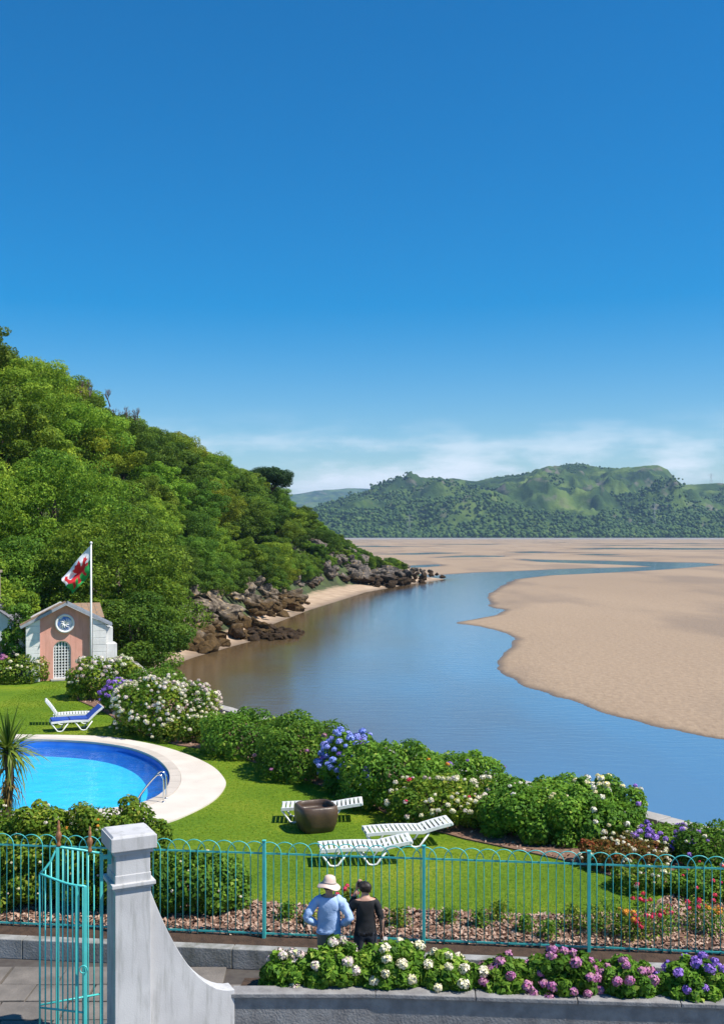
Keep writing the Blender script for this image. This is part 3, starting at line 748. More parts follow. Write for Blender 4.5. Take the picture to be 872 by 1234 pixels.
# ------------------------------------------------------------------ pool
pool = empty('swimming_pool', (0, 0, 0)); tag(pool, 'rounded blue swimming pool with pale concrete surround', 'swimming pool')
n_ = len(POOL)
cxp, cyp = POOLA.mean(0)
def ring(scale_in, z): 
    out = []
    for i in range(n_):
        p = Vector(POOL[i]); t = Vector(POOL[(i + 1) % n_]) - Vector(POOL[i - 1]); nrm = Vector((-t.y, t.x)).normalized()
        if nrm.dot(Vector((cxp, cyp)) - p) < 0: nrm = -nrm
        q_ = p + nrm * scale_in; out.append((q_.x, q_.y, z))
    return out
def band(rings, m, name, parent, closed_last=False, smooth=True):
    b = MB(); vs = [p for r in rings for p in r]; fs = []
    for i in range(len(rings) - 1):
        for k_ in range(n_): l_ = (k_ + 1) % n_; fs.append((i * n_ + k_, i * n_ + l_, (i + 1) * n_ + l_, (i + 1) * n_ + k_))
    if closed_last: fs.append(tuple((len(rings) - 1) * n_ + k_ for k_ in range(n_)))
    b.add(vs, fs); return b.build(name, m, parent, smooth)
band([ring(.02, -.03), ring(.05, -.17), ring(.62, -.40)], M['pool_wall'], 'pool_wall', pool)
band([ring(.62, -.40), ring(.9, -.42)], M['pool_floor'], 'pool_floor', pool, True, False)
pwm = MB().add([p for p in ring(.035, -.13)], [tuple(range(n_))]).mesh('pool_water_surface', M['pool_water'])
if pwm.polygons[0].normal.z < 0: pwm.flip_normals()
link('pool_water_surface', pwm, pool)
band([ring(.012, -.02), ring(.014, -.20)], M['pool_tile'], 'rim_tiles', pool)
# deck
from mathutils.geometry import tessellate_polygon
def ring_poly(outer, inner, z0, z1, m, name, parent, bevel=0):
    b = MB(); V_ = [Vector((x, y, 0)) for x, y in outer]; W_ = [Vector((x, y, 0)) for x, y in inner]
    tris = tessellate_polygon([V_, W_]); allp = list(outer) + list(inner)
    b.add([(x, y, z1) for x, y in allp], [t for t in tris])
    for loop in (outer, inner):
        k_ = len(loop); b.add([(x, y, z1) for x, y in loop] + [(x, y, z0) for x, y in loop], [(i, (i + 1) % k_, k_ + (i + 1) % k_, k_ + i) for i in range(k_)])
    me = b.mesh(name, m); bm = bmesh.new(); bm.from_mesh(me); bmesh.ops.remove_doubles(bm, verts=bm.verts, dist=.0005)
    bmesh.ops.recalc_face_normals(bm, faces=bm.faces); bm.to_mesh(me); bm.free()
    return link(name, me, parent)
cop = [(p[0], p[1]) for p in ring(-.32, 0)]
ring_poly(DECK, [(p[0], p[1]) for p in ring(-.325, 0)], -.12, .035, M['deck'], 'deck', pool)
# coping slabs round the rim
seg = 3
i = 0
while i < n_:
    ids = [(i + k_) % n_ for k_ in range(seg + 1)]
    o_ = [cop[j] for j in ids]; inn = [(ring_ := POOL[j]) for j in ids]
    poly = [Vector(p) for p in inn] + [Vector(p) for p in o_[::-1]]
    c0 = sum(poly, Vector((0, 0))) / len(poly)
    poly = [(c0 + (p - c0) * .985)[:] for p in poly]
    b = MB(); b.prism(poly, -.16, .047)
    me = b.mesh('coping_slab', M['coping_pool']); bm = bmesh.new(); bm.from_mesh(me); bmesh.ops.recalc_face_normals(bm, faces=bm.faces); bm.to_mesh(me); bm.free()
    link('coping_slab', me, pool)
    i += seg
# ------------------------------------------------------------------ foliage
def leaves(cent, nrm, size, width=.6, fold=.12, jitter=.7, tint=None, r=None, droop=0.0):
    """one folded diamond per leaf"""
    r = r or rng; n = len(cent)
    nn = nrm + r.normal(size=(n, 3)) * jitter; nn /= np.linalg.norm(nn, axis=1, keepdims=True) + 1e-9
    t = r.normal(size=(n, 3)); t[:, 2] -= droop; t -= nn * np.sum(t * nn, 1, keepdims=True); t /= np.linalg.norm(t, axis=1, keepdims=True) + 1e-9
    w = np.cross(nn, t); s = (size if np.ndim(size) else np.full(n, size))[:, None]
    v = np.stack([cent - t * s * .5, cent + w * s * width * .5 + nn * s * fold, cent + t * s * .5, cent - w * s * width * .5 + nn * s * fold], 1)
    ti = r.random(n) if tint is None else tint
    return v.reshape(-1, 3), np.arange(n * 4).reshape(-1, 4), np.repeat(ti, 4)

def clump_points(clumps, n, r, shell=(.62, 1.0), cull=.72, zmin=None):
    """points over a set of ellipsoid clumps, those buried inside other clumps dropped"""
    C = np.array([c[:3] for c in clumps]); S = np.array([c[3:6] for c in clumps])
    area = (S[:, 0] * S[:, 1] + S[:, 0] * S[:, 2] + S[:, 1] * S[:, 2]); p = area / area.sum()
    k = r.choice(len(clumps), n, p=p)
    d = r.normal(size=(n, 3)); d /= np.linalg.norm(d, axis=1, keepdims=True)
    rad = r.uniform(shell[0], shell[1], n) ** .6
    P = C[k] + d * S[k] * rad[:, None]
    nrm = d / S[k]; nrm /= np.linalg.norm(nrm, axis=1, keepdims=True)
    ok = np.ones(n, bool)
    for i in range(len(clumps)):
        q = np.sum(((P - C[i]) / S[i]) ** 2, 1); ok &= (q > cull * cull) | (k == i)
    if zmin is not None: ok &= P[:, 2] > zmin
    return P[ok], nrm[ok], k[ok]

def tree_meshes(name, seed, R, H, n, leafsize, lm, low=.12, nclump=27, width=.58):
    """crown with boughs of leaf clumps, trunk with limbs reaching into them"""
    r = np.random.default_rng(seed); cl = []
    zc = H * (1 + low) / 2; hz = H * (1 - low) / 2
    for i in range(nclump):
        ph = i * 2.39996 + r.normal() * .3; cz = 1 - 2 * (i + .5) / nclump
        rr = math.sqrt(1 - cz * cz); f = r.uniform(.58, .86)
        taper = 1.0 - .28 * max(cz, 0) - .10 * max(-cz, 0)
        s = r.uniform(.22, .40) * R
        cl.append((math.cos(ph) * rr * R * f * taper, math.sin(ph) * rr * R * f * taper, zc + cz * hz * f, s * 1.12, s * 1.12, s * r.uniform(.7, .95)))
    prim = list(cl); cl = []
    for c in prim:
        cl.append((c[0], c[1], c[2], c[3] * .8, c[4] * .8, c[5] * .8))
        for q in range(4):
            dv = r.normal(size=3); dv /= np.linalg.norm(dv); dv[2] = abs(dv[2]) * .6 - .1; dv[:2] += np.array([c[0], c[1]]) / R * .6
            s = c[3] * r.uniform(.34, .62); cl.append((c[0] + dv[0] * c[3], c[1] + dv[1] * c[4], c[2] + dv[2] * c[5], s * 1.15, s * 1.15, s * r.uniform(.6, .85)))
    cl.append((0, 0, zc, R * .55, R * .55, hz * .62))
    P, N, K = clump_points(cl, n, r, (.45, 1.0), .66, H * .03)
    N = N + np.array([0, 0, .45])
    sz = leafsize * r.uniform(.65, 1.35, len(P))
    ct = r.normal(size=len(cl)) * .17
    tint = np.clip(.5 + ct[K] + r.normal(size=len(P)) * .20, 0, 1)
    v, f, t = leaves(P, N, sz, width, .14, .55, tint, r, .5)
    crown = np_mesh(name + '_crown', v, f, lm, {'tint': t})
    b = MB(); tr = .035 * H
    top = zc + hz * .2
    b.tube([(0, 0, -.8), (.05, 0, .2), (-.06, .05, H * .25), (.04, -.05, H * .45), (0, 0, top)], [tr * 1.5, tr, tr * .85, tr * .65, tr * .25], 8)
    for i in r.choice(nclump, 9, replace=False):
        c = prim[i]; z0 = H * r.uniform(.14, .4)
        b.tube([(0, 0, z0), (c[0] * .45, c[1] * .45, z0 + (c[2] - z0) * .6), (c[0] * .9, c[1] * .9, c[2])], [tr * .5, tr * .32, tr * .1], 6)
    return crown, b.mesh(name + '_trunk', M['bark'], True)

protos = {}
specs = [('round', 1, 3.5, 7.6), ('round', 2, 3.9, 7.0), ('round', 3, 3.1, 7.4), ('round', 4, 4.2, 7.8), ('round', 5, 3.4, 6.4)]
kinds = {'bright': M['leaf_hill'], 'dark': M['leaf_dark'], 'gold': M['leaf_gold']}
for kname, lm in kinds.items():
    protos[kname] = [tree_meshes('%s%d' % (kname, s), s + 10 * len(kname), R, H, 42000 if kname != 'gold' else 30000, .205, lm) for (_, s, R, H) in (specs[:4] if kname != 'gold' else specs[:2])]

def plant_tree(kind, x, y, z, s, rz, label, group, sz=1.0, name='broadleaf_tree', pi=None):
    pr = protos[kind]; cm, tm = pr[pi if pi is not None else random.randrange(len(pr))]
    o = empty(name, (x, y, z), rz); o.scale = (s, s, s * sz)
    tag(o, label, 'tree', group)
    link('trunk', tm, o); link('crown', cm, o)
    return o

LAB = {'bright': 'fresh green broadleaf tree in the dense wood on the headland slope', 'dark': 'deep green broadleaf tree in the dense wood on the headland slope', 'gold': 'yellowish green tree among darker trees on the headland slope'}
GRP = {'bright': 'fresh green trees of the headland wood', 'dark': 'deep green trees of the headland wood', 'gold': 'yellowish trees of the headland wood'}
ridgeX = lambda Y: np.interp(Y, RG[:, 0], RG[:, 1])
SKY = [(-200, 280), (0, 400), (30, 418), (60, 440), (120, 470), (160, 492), (200, 515), (250, 540), (300, 562), (345, 585), (370, 606), (400, 622), (430, 645), (455, 668)]
def sky_limit(u): return np.interp(u, [p[0] for p in SKY], [p[1] for p in SKY])
rt = random.Random(21)
placed = []
tries = 0
cand = []
for _ in range(9000):
    Y = rt.uniform(57, 238); X = rt.uniform(-62, 12)
    cand.append((X, Y))
ntree = 0
for X, Y in cand:
    xs = float(shoreX(Y)); d = xs - X
    bw = float(np.interp(Y, [50, 66, 80, 94, 103, 112, 140, 175, 190, 225, 240], [6.5, 5.0, 4.5, 4.5, 6.0, 5.5, 5.0, 7.5, 9.5, 8, 7]))
    if d < bw: continue
    if Y < 62 and X > -15.5: continue
    over = float(ridgeX(Y)) - X
    if over > 7: continue
    u = 436 + X / Y * FPX
    if u < -70: continue
    tip = min(1.0, max(.30, (238 - Y) / 60)); edge = min(1.0, .55 + (d - bw) / 9)
    s = rt.uniform(.72, 1.12) * min(tip, edge) * (1.0 if Y > 80 else 1.0)
    if any((X - a) ** 2 + (Y - b_) ** 2 < (2.55 * (s + c_)) ** 2 * (.66 if Y < 120 else .72) for a, b_, c_ in placed): continue
    z = float(head_h(np.array([X]), np.array([Y]))[0]) - .35
    # keep the skyline of the wood
    top = z + 7.3 * s; vt = HORIZ - (top - CAM_H) * FPX / Y
    lim = float(sky_limit(u))
    szf = 1.0
    if vt < lim:
        need = CAM_H + (HORIZ - lim) * Y / FPX
        if need - z < 2.0: continue
        szf = (need - z) / (7.3 * s)
        if szf < .62: s *= max(.5, szf / .62); szf = .62
    placed.append((X, Y, s)); ntree += 1
    g = vnoise(np.array([X * .07 + 5]), np.array([Y * .05]))[0]
    kind = 'dark' if rt.random() < .22 + .4 * (g < .35) else 'bright'
    if rt.random() < .02: kind = 'gold'
    plant_tree(kind, X, Y, z, s, rt.uniform(0, 6.28), LAB[kind], GRP[kind], szf)
    if ntree >= 290: break
print('hill trees', ntree)
protos['scrub'] = [tree_meshes('scrub%d' % i, 40 + i, 2.5, 3.6, 15000, .20, M['leaf_hill'] if i % 2 else M['leaf_dark'], -.05, 16) for i in range(3)]
nscrub = 0; sp_ = []
for _ in range(6000):
    Y = rt.uniform(64, 240); xs = float(shoreX(Y))
    bw = float(np.interp(Y, [50, 66, 80, 94, 103, 112, 120, 132, 150, 165, 190, 225, 240], [5, 4.4, 4.0, 4.8, 6.2, 5.6, 4.2, 5.8, 4.8, 8.8, 11, 8, 7]))
    d = rt.uniform(bw, bw + 9); X = xs - d; s = rt.uniform(.5, .95) * min(1, max(.45, (242 - Y) / 30))
    if any((X - a) ** 2 + (Y - b_) ** 2 < (1.55 * (s + c_)) ** 2 for a, b_, c_ in sp_): continue
    if any((X - a) ** 2 + (Y - b_) ** 2 < (1.5 * c_) ** 2 for a, b_, c_ in placed): continue
    sp_.append((X, Y, s)); nscrub += 1
    o = plant_tree('scrub', X, Y, float(head_h(np.array([X]), np.array([Y]))[0]) - .3, s, rt.uniform(0, 6.28), 'low rounded scrub bush at the foot of the headland wood', 'scrub bushes along the foot of the wood', rt.uniform(.8, 1.15), 'scrub_bush')
    o['category'] = 'bush'
    if nscrub >= 170: break
print('scrub', nscrub)
for u, v, Y in ((118, 530, 92), (205, 630, 118), (222, 600, 128)):
    X = (u - 436) / FPX * Y; z = CAM_H + (HORIZ - v) * Y / FPX - 5.0
    plant_tree('gold', X, Y, z, .8, u, LAB['gold'], GRP['gold'])
# tall trees close behind the pink gatehouse and at the water's edge
protos['big'] = [tree_meshes('big1', 71, 4.4, 9.4, 60000, .18, M['leaf_hill'], .05, 40), tree_meshes('big2', 72, 3.2, 6.6, 42000, .17, M['leaf_dark'], .05, 32)]
plant_tree('big', -14.6, 64.5, -.8, 1.0, .4, 'large full tree with low boughs right behind the flagpole', None, 1, 'broadleaf_tree', 0)
plant_tree('big', -12.9, 60.5, -1.6, .92, 2.2, 'low spreading tree at the water edge beside the gatehouse buttress', None, .92, 'broadleaf_tree', 1)
plant_tree('big', -20.5, 63.5, .2, .95, 1.1, 'dark shady tree standing over the gatehouse roof', None, 1.1, 'broadleaf_tree', 1)
plant_tree('big', -25.5, 66, 1.8, 1.0, 3.1, 'tall tree behind the slate roofed white cottage', None, 1.15, 'broadleaf_tree', 0)
plant_tree('big', -20.5, 72, 3.5, 1.0, 5.1, 'tall spreading tree above the dark shady tree', None, 1.0, 'broadleaf_tree', 0)

# flat-topped pine on the skyline
Yp = 178; Xp = (322 - 436) / FPX * Yp; zp = CAM_H + (HORIZ - 598) * Yp / FPX - 3.0
r = np.random.default_rng(5)
cl = [(r.uniform(-4.2, 3.8), r.uniform(-2, 2), 6.2 + r.uniform(-.9, .9), r.uniform(1.0, 1.8), r.uniform(1, 1.6), r.uniform(.5, .95)) for _ in range(30)]
cl = [(c[0], c[1], c[2] - abs(c[0]) * .26 + .6, *c[3:]) for c in cl]
P, N, K = clump_points(cl, 30000, r, (.2, 1), .5)
v, f, t = leaves(P, N + np.array([0, 0, .5]), .28 * r.uniform(.6, 1.3, len(P)), .35, .1, .6, None, r)
pine = empty('pine_tree', (Xp, Yp, zp - 1.2)); pine.scale = (1.15, 1.15, 1.15); tag(pine, 'dark flat topped pine leaning on the skyline of the headland', 'tree')
link('crown', np_mesh('pine_crown', v, f, M['leaf_pine'], {'tint': t}), pine)
b = MB(); b.tube([(-.6, 0, -2), (-.3, 0, 2), (.2, .1, 4.4), (.1, 0, 6)], [.32, .26, .2, .1], 8)
for c in cl[::2]: b.tube([(.1, 0, 3.6), (c[0] * .6, c[1] * .6, c[2] - .5), (c[0], c[1], c[2])], [.12, .07, .03], 6)
b.build('trunk', M['bark'], pine, True)

# leafless scrub on the skyline
def bare_shrub(u, v, Y, s, seed, label):
    X = (u - 436) / FPX * Y; z = CAM_H + (HORIZ - v) * Y / FPX
    r = random.Random(seed); b = MB()
    def branch(p, d, L, rad, lv):
        q = p + d * L; b.tube([p, p + d * L * .5 + Vector((r.uniform(-.1, .1), r.uniform(-.1, .1), 0)) * L * .4, q], [rad, rad * .8, rad * .55], 5)
        if lv:
            for _ in range(4 if lv > 1 else 5):
                nd = (d + Vector((r.uniform(-.9, .9), r.uniform(-.9, .9), r.uniform(-.2, .7)))).normalized(); branch(p + d * L * r.uniform(.45, 1), nd, L * r.uniform(.45, .7), rad * .55, lv - 1)
    for i in range(6): branch(Vector((r.uniform(-1.6, 1.6), r.uniform(-.8, .8), -1.2)), Vector((r.uniform(-.6, .6), r.uniform(-.4, .4), 1)).normalized(), 1.7 * s, .07, 3)
    o = b.build('bare_shrub', M['twig_grey'], None, True, loc=(X, Y, z)); tag(o, label, 'shrub')
bare_shrub(112, 474, 104, .75, 1, 'leafless grey brown shrub on the upper skyline of the wood')
bare_shrub(150, 502, 112, .7, 2, 'leafless reddish scrub halfway down the wooded skyline')

# ------------------------------------------------------------------ rocks
def rock(seed, d, facets=24, rough=.022, sub=None):
    """angular block, cut by planes and split along tilted beds"""
    r = np.random.default_rng(seed); v, f = sub or ICO3; v = v.copy()
    for _ in range(facets):
        n = r.normal(size=3); n /= np.linalg.norm(n); h = r.uniform(.38, .80); q = v @ n; ex = np.maximum(q - h, 0); v -= np.outer(ex, n)
    a = r.normal() * .12
    st = np.array([.50 + a, .25, .80]); ph = v @ st * r.uniform(7, 12) + r.uniform(0, 6); v *= (1 + .06 * np.sign(np.sin(ph)) * np.minimum(1, np.abs(np.sin(ph)) * 3))[:, None]
    v *= 1 + rough * r.normal(size=(len(v), 1))
    v += rough * r.normal(size=v.shape) * .5
    return v * np.array(d), f
def outcrop(name, spots, m, label, seed):
    """spots: (X, Y, Z, size)"""
    S = np.array(spots); c = S[:, :3].mean(0); c[2] = WL
    o = empty(name, c); tag(o, label, 'rocks'); r = np.random.default_rng(seed)
    for i, (x, y, z, s) in enumerate(spots):
        v, f = rock(seed * 100 + i, (s * r.uniform(.9, 1.6), s * r.uniform(.8, 1.3), s * r.uniform(.6, 1.0)), sub=ICO4 if s > 1.5 else ICO3)
        t = r.uniform(0, 6.28); ct, st_ = math.cos(t), math.sin(t); v = v @ np.array([[ct, st_, 0], [-st_, ct, 0], [0, 0, 1]])
        link('rock', np_mesh('rock', v + np.array([x, y, z]) - c, f, m), o)
    return o
def shore_spots(seed, n, y0, y1, d0, d1, s0, s1, lift=0.0, taper=None):
    r = random.Random(seed); out = []
    for i in range(n):
        Y = r.uniform(y0, y1); d = d0 + (d1 - d0) * r.random() ** .9; X = float(shoreX(Y)) - d
        s = s0 + (s1 - s0) * r.random() ** 1.6
        if taper: s *= taper(Y)
        out.append((X, Y, float(head_h(np.array([X]), np.array([Y]))[0]) + s * .15 + lift * r.random(), s))
    return out
outcrop('rock_outcrop', shore_spots(1, 95, 91, 110, .4, 7, .45, 1.5, .5) + shore_spots(2, 20, 95, 108, 3.0, 6.5, 1.1, 1.8, .6), M['rock'], 'tall pale weathered rock outcrop with weed covered foot below the wood', 1)
outcrop('rock_ledge', shore_spots(3, 60, 101, 111, -3.0, 1.5, .35, 1.1, .35), M['rock_dark'], 'low brown weed covered rock ledge jutting into the shallow water', 2)
outcrop('rock_ledge', shore_spots(4, 44, 79, 95, 2.4, 5.4, .3, 1.05, .4), M['rock_dark'], 'weedy brown rocks at the top of the nearest small beach', 3)
outcrop('rock_outcrop', shore_spots(5, 90, 120, 147, .6, 7.0, .55, 1.7, 1.2), M['rock'], 'ochre and grey rock outcrop between two small beaches', 4)
outcrop('rock_outcrop', shore_spots(6, 90, 160, 214, 7.2, 12.5, .8, 2.2, 1.5), M['rock_dark'], 'dark rock face behind the long pale beach', 5)
outcrop('rock_point', shore_spots(7, 120, 200, 243, -.6, 7.5, .8, 2.3, 1.3, lambda Y: 1.05 - .65 * max(0, (Y - 205) / 38) ** 1.5), M['rock_dark'], 'long dark rocky point tapering into the river at the end of the headland', 6)

# ------------------------------------------------------------------ hedges and flowering bushes
def bush_mesh(rx, ry, h, n, leafsize, lm, seed, lumps=26, flat=.0, boxy=2.4):
    r = np.random.default_rng(seed); cl = []
    base = h * .02
    for i in range(lumps):
        ph = r.uniform(0, 2 * PI); cz = r.uniform(.05, .95); rr = (1 - cz ** boxy) ** (1 / boxy)
        s = r.uniform(.13, .33) * min(rx, ry, h * .8)
        cl.append((math.cos(ph) * rr * (rx - s * .8), math.sin(ph) * rr * (ry - s * .8), base + cz * (h - s * .75), s * 1.2, s * 1.2, s))
    cl.append((0, 0, h * .36, rx * .86, ry * .86, h * .54))
    for i in range(lumps // 2):
        ph = 2 * PI * i / (lumps // 2); s = .26 * min(rx, ry, h); cl.append((math.cos(ph) * (rx - s), math.sin(ph) * (ry - s), h * r.uniform(.22, .62), s * 1.3, s * 1.3, s * 1.3))
    P, N, K = clump_points(cl, n, r, (.45, 1.0), .72, .02)
    N = N + np.array([0, 0, .35])
    ct = r.normal(size=len(cl)) * .16
    tint = np.clip(.45 + ct[K] + r.normal(size=len(P)) * .22, 0, 1)
    v, f, t = leaves(P, N, leafsize * r.uniform(.6, 1.35, len(P)), .62, .16, .55, tint, r, .4)
    return np_mesh('foliage', v, f, lm, {'tint': t}), cl

HEADV, HEADF = ICO2
def floret_head(rad, r, n=40):
    """a mophead: small petals over a dome"""
    k = np.arange(n) + .5; ph = np.arccos(1 - 1.72 * k / n); th = PI * (1 + 5 ** .5) * k
    d = np.stack([np.cos(th) * np.sin(ph), np.sin(th) * np.sin(ph), np.cos(ph)], 1)
    c = d * np.array([1, 1, .85]) * rad * (.86 + .2 * r.random((n, 1)))
    v, f, t = leaves(c, d, rad * .62 * r.uniform(.8, 1.25, n), 1.0, .12, .30, r.random(n), r)
    return v, f, t
def head_arrays(P, rad, r):
    vs = []; fs = []; ts = []; nb = 0
    for i in range(len(P)):
        v, f, t = floret_head(rad[i], r); t = np.clip(t * .35 + r.random() * .65, 0, 1)
        vs.append(v + P[i]); fs.append(f + nb); ts.append(t); nb += len(v)
    return np.concatenate(vs), np.concatenate(fs), np.concatenate(ts)
def flowers(parent, cl, n, rad, m, seed, region=None, label=None):
    r = np.random.default_rng(seed)
    P, N, K = clump_points(cl, n * 14, r, (.97, 1.06), .97, .15)
    ok = (N[:, 2] > -.25) & (vnoise(P[:, 0] * 1.7 + seed, P[:, 2] * 1.7 + P[:, 1]) > .30)
    if region is not None: ok &= region(P)
    P = P[ok]; N = N[ok]; sel = []
    for i in range(len(P)):
        if all(np.sum((P[i] - P[j]) ** 2) > (rad * 1.7) ** 2 for j in sel): sel.append(i)
        if len(sel) >= n: break
    if not sel: return
    P = P[sel] + N[sel] * rad * .25
    v, f, t = head_arrays(P, rad * r.uniform(.5, 1.12, len(P)), r)
    o = link('flower_heads', np_mesh('flower_heads', v, f, m, {'tint': t}), parent); o['kind'] = 'stuff'
    if label: o['label'] = label

def bush(name, u0, u1, vtop, vbase, depth, leaf, label, seed, n=9000, ls=.13, fl=(), cat='bush', group=None, shift=0.0, lumps=26):
    Yf = FPX * CAM_H / (vbase - HORIZ); Yc = Yf + depth * .5
    u = (u0 + u1) / 2; X = (u - 436) / FPX * Yc; w = (u1 - u0) / FPX * Yc; h = CAM_H - (vtop - HORIZ) * (Yc + depth * .1) / FPX
    w *= 1.14; h *= 1.05; n = int(n * 1.45); ls *= .80; lumps = int(lumps * 1.5)
    o = empty(name, (X + shift, Yc, .02)); tag(o, label, cat, group)
    me, cl = bush_mesh(w / 2, depth / 2, h, n, ls, M[leaf], seed, lumps)
    link('foliage', me, o)
    b = MB(); r = random.Random(seed)
    for i in range(7):
        a = r.uniform(0, 6.28); b.tube([(math.cos(a) * .1, math.sin(a) * .1, -.1), (math.cos(a) * w * .16, math.sin(a) * depth * .16, h * .4), (math.cos(a) * w * .3, math.sin(a) * depth * .3, h * .75)], [.03, .02, .01], 5)
    b.build('stems', M['bark'], o)
    for i, (k, cnt, rad, reg) in enumerate(fl): flowers(o, cl, cnt, rad, M[k], seed * 7 + i, reg)
    return o, w, depth, h
front = lambda P: P[:, 1] < .4
bush('hydrangea_bush', 88, 168, 792, 846, 2.6, 'leaf_yellow', 'pale flowering hydrangea bush beside the pink gatehouse wall', 101, 9000, .17, [('fl_white', 90, .11, lambda P: P[:, 2] > .6)])
bush('hydrangea_bush', 126, 178, 820, 862, 1.8, 'leaf_hedge', 'small violet blue hydrangea between two pale hydrangeas', 102, 6000, .15, [('fl_violet', 90, .10, lambda P: P[:, 2] > .3)])
bush('leafy_shrub', 152, 218, 800, 846, 2.2, 'leaf_hedge', 'plain green shrub behind the big white hydrangea by the river wall', 120, 8000, .15)
bush('hydrangea_bush', 148, 254, 817, 893, 3.4, 'leaf_yellow', 'big hydrangea bush smothered in white and blush flower heads', 103, 17000, .15, [('fl_white', 280, .078, lambda P: P[:, 2] > .4), ('fl_cream', 60, .075, front)])
bush('variegated_bush', 190, 272, 856, 898, 2.2, 'leaf_yellow', 'low yellow and rusty leaved bush in front of the white hydrangea', 104, 8000, .12, [('fl_cream', 60, .06, None)])
bush('hedge_bush', 250, 340, 856, 918, 3.0, 'leaf_hedge', 'rounded clipped green hedge bush next to the white hydrangea', 105, 14000, .13)
bush('hedge_bush', 318, 412, 862, 946, 3.6, 'leaf_hedge', 'long green hedge bush before the blue hydrangea', 106, 17000, .13, [('fl_pink', 6, .07, front)])
bush('hydrangea_bush', 390, 460, 884, 962, 2.0, 'leaf_hedge', 'blue hydrangea flowering between two green hedge bushes', 107, 9000, .13, [('fl_blue', 120, .105, lambda P: (P[:, 0] < .45)), ('fl_violet', 8, .1, None)])
bush('hedge_bush', 418, 525, 889, 984, 3.0, 'leaf_hedge', 'tall glossy green hedge bush to the seaward side of the white loungers', 108, 18000, .13)
bush('hedge_bush', 498, 596, 906, 975, 2.6, 'leaf_hedge', 'green hedge bush dotted with a few orange flowers', 109, 14000, .13, [('fl_orange', 12, .07, lambda P: P[:, 2] > 1.0), ('fl_violet', 6, .08, None)], shift=.1)
bush('hydrangea_bush', 478, 592, 936, 1006, 2.2, 'leaf_yellow', 'cream flowered hydrangea bush between two green hedge bushes', 110, 13000, .12, [('fl_cream', 120, .064, front), ('fl_white', 30, .06, front), ('fl_red', 5, .06, front)])
bush('hedge_bush', 586, 762, 938, 1024, 3.0, 'leaf_hedge', 'broad green bush with white and yellow flower heads near the sea wall', 111, 26000, .13, [('fl_mixed', 46, .085, lambda P: P[:, 0] > .5), ('fl_mixed', 8, .07, front), ('fl_red', 6, .07, lambda P: P[:, 0] > 1.3), ('fl_violet', 10, .08, lambda P: P[:, 0] > 1.4)])
bush('violet_bush', 770, 842, 996, 1040, 1.5, 'leaf_hedge', 'violet flowering bush against the sea wall', 112, 8000, .10, [('fl_violet', 60, .075, None)])
bush('green_bush', 822, 905, 994, 1060, 1.8, 'leaf_hedge', 'yellow green leafy bush beyond the violet bush at the wall', 113, 9000, .10, [('fl_cream', 16, .05, None), ('fl_violet', 12, .06, None)])
bush('rusty_bush', 705, 800, 1010, 1056, 1.6, 'leaf_red', 'low rusty and yellow leaved bush under the broad green bush', 114, 8000, .085, [('fl_cream', 40, .045, None)])
bush('rusty_bush', 742, 806, 1042, 1082, 1.1, 'leaf_yellow', 'low yellow leaved plant at the corner of the lawn', 121, 5000, .08, [('fl_cream', 20, .04, None)])
bush('green_bush', 812, 900, 1046, 1092, 1.3, 'leaf_hedge', 'low green plant in the mulch before the violet bush', 122, 7000, .085, [('fl_red', 10, .04, None)])
bush('hydrangea_bush', -22, 52, 788, 826, 2.4, 'leaf_yellow', 'red tinged hydrangea beside the gatehouse door', 115, 8000, .16, [('fl_pink', 36, .10, lambda P: P[:, 0] < 0), ('fl_cream', 30, .09, lambda P: P[:, 0] > 0)])
bush('leafy_shrub', 6, 44, 726, 822, 1.6, 'leaf_hedge', 'upright leafy shrub against the gatehouse side wall', 116, 7000, .17)
# hedge just inside the fence, by the gate
bush('fence_hedge', -60, 92, 966, 1104, 1.7, 'leaf_yellow', 'thick yellow green hedge behind the turquoise fence and gate', 117, 26000, .105, [('fl_cream', 30, .03, None), ('fl_white', 8, .035, front)])
bush('fence_hedge', 62, 196, 964, 1108, 1.7, 'leaf_yellow', 'thick yellow green hedge behind the white gate pillar', 118, 22000, .105, [('fl_orange', 14, .028, front), ('fl_white', 12, .03, front)])
bush('oleander_bush', 176, 292, 1030, 1112, 1.6, 'leaf_hedge', 'loose dark leaved bush behind the fence beside the white pillar', 119, 15000, .11, [('fl_cream', 14, .03, front)])

# spiky cordyline over the pool
Yk = 23.5
ck = empty('cordyline', ((10 - 436) / FPX * Yk, Yk, 0)); ck.scale = (1.12, 1.12, 1.04); tag(ck, 'spiky cordyline palm leaning over the pool edge', 'palm')
MB().tube([(0, .1, -.1), (-.05, .05, .8), (.04, 0, 1.6), (0, 0, 2.2)], [.11, .09, .08, .09], 10).build('trunk', M['bark'], ck, True)
def blade_mesh(L, w, droop, seed):
    r = np.random.default_rng(seed); N = 7; vs = []; fs = []
    for i in range(N):
        t = i / (N - 1); x = L * t * (1 - .18 * droop * t); z = L * (.25 * t - droop * t * t); ww = w * (1 - t) ** .5 * (.5 + min(t * 5, .5)) + .002
        vs += [(x, -ww, z + ww * .35), (x, 0, z), (x, ww, z + ww * .35)]
    for i in range(N - 1):
        a = i * 3; fs += [(a, a + 1, a + 4, a + 3), (a + 1, a + 2, a + 5, a + 4)]
    return np_mesh('leaf', vs, fs, M['leaf_cord'], {'tint': r.uniform(.1, .9, len(vs)) * .3 + r.random() * .7}, True)
blades = [blade_mesh(L, .022, d, i) for i, (L, d) in enumerate([(.85, .05), (.8, .2), (.85, .4), (.8, .65), (.75, .9)])]
dryb = [blade_mesh(.7, .018, .9, 9)]
dryb[0].materials[0] = M['leaf_dry']
rc = random.Random(2)
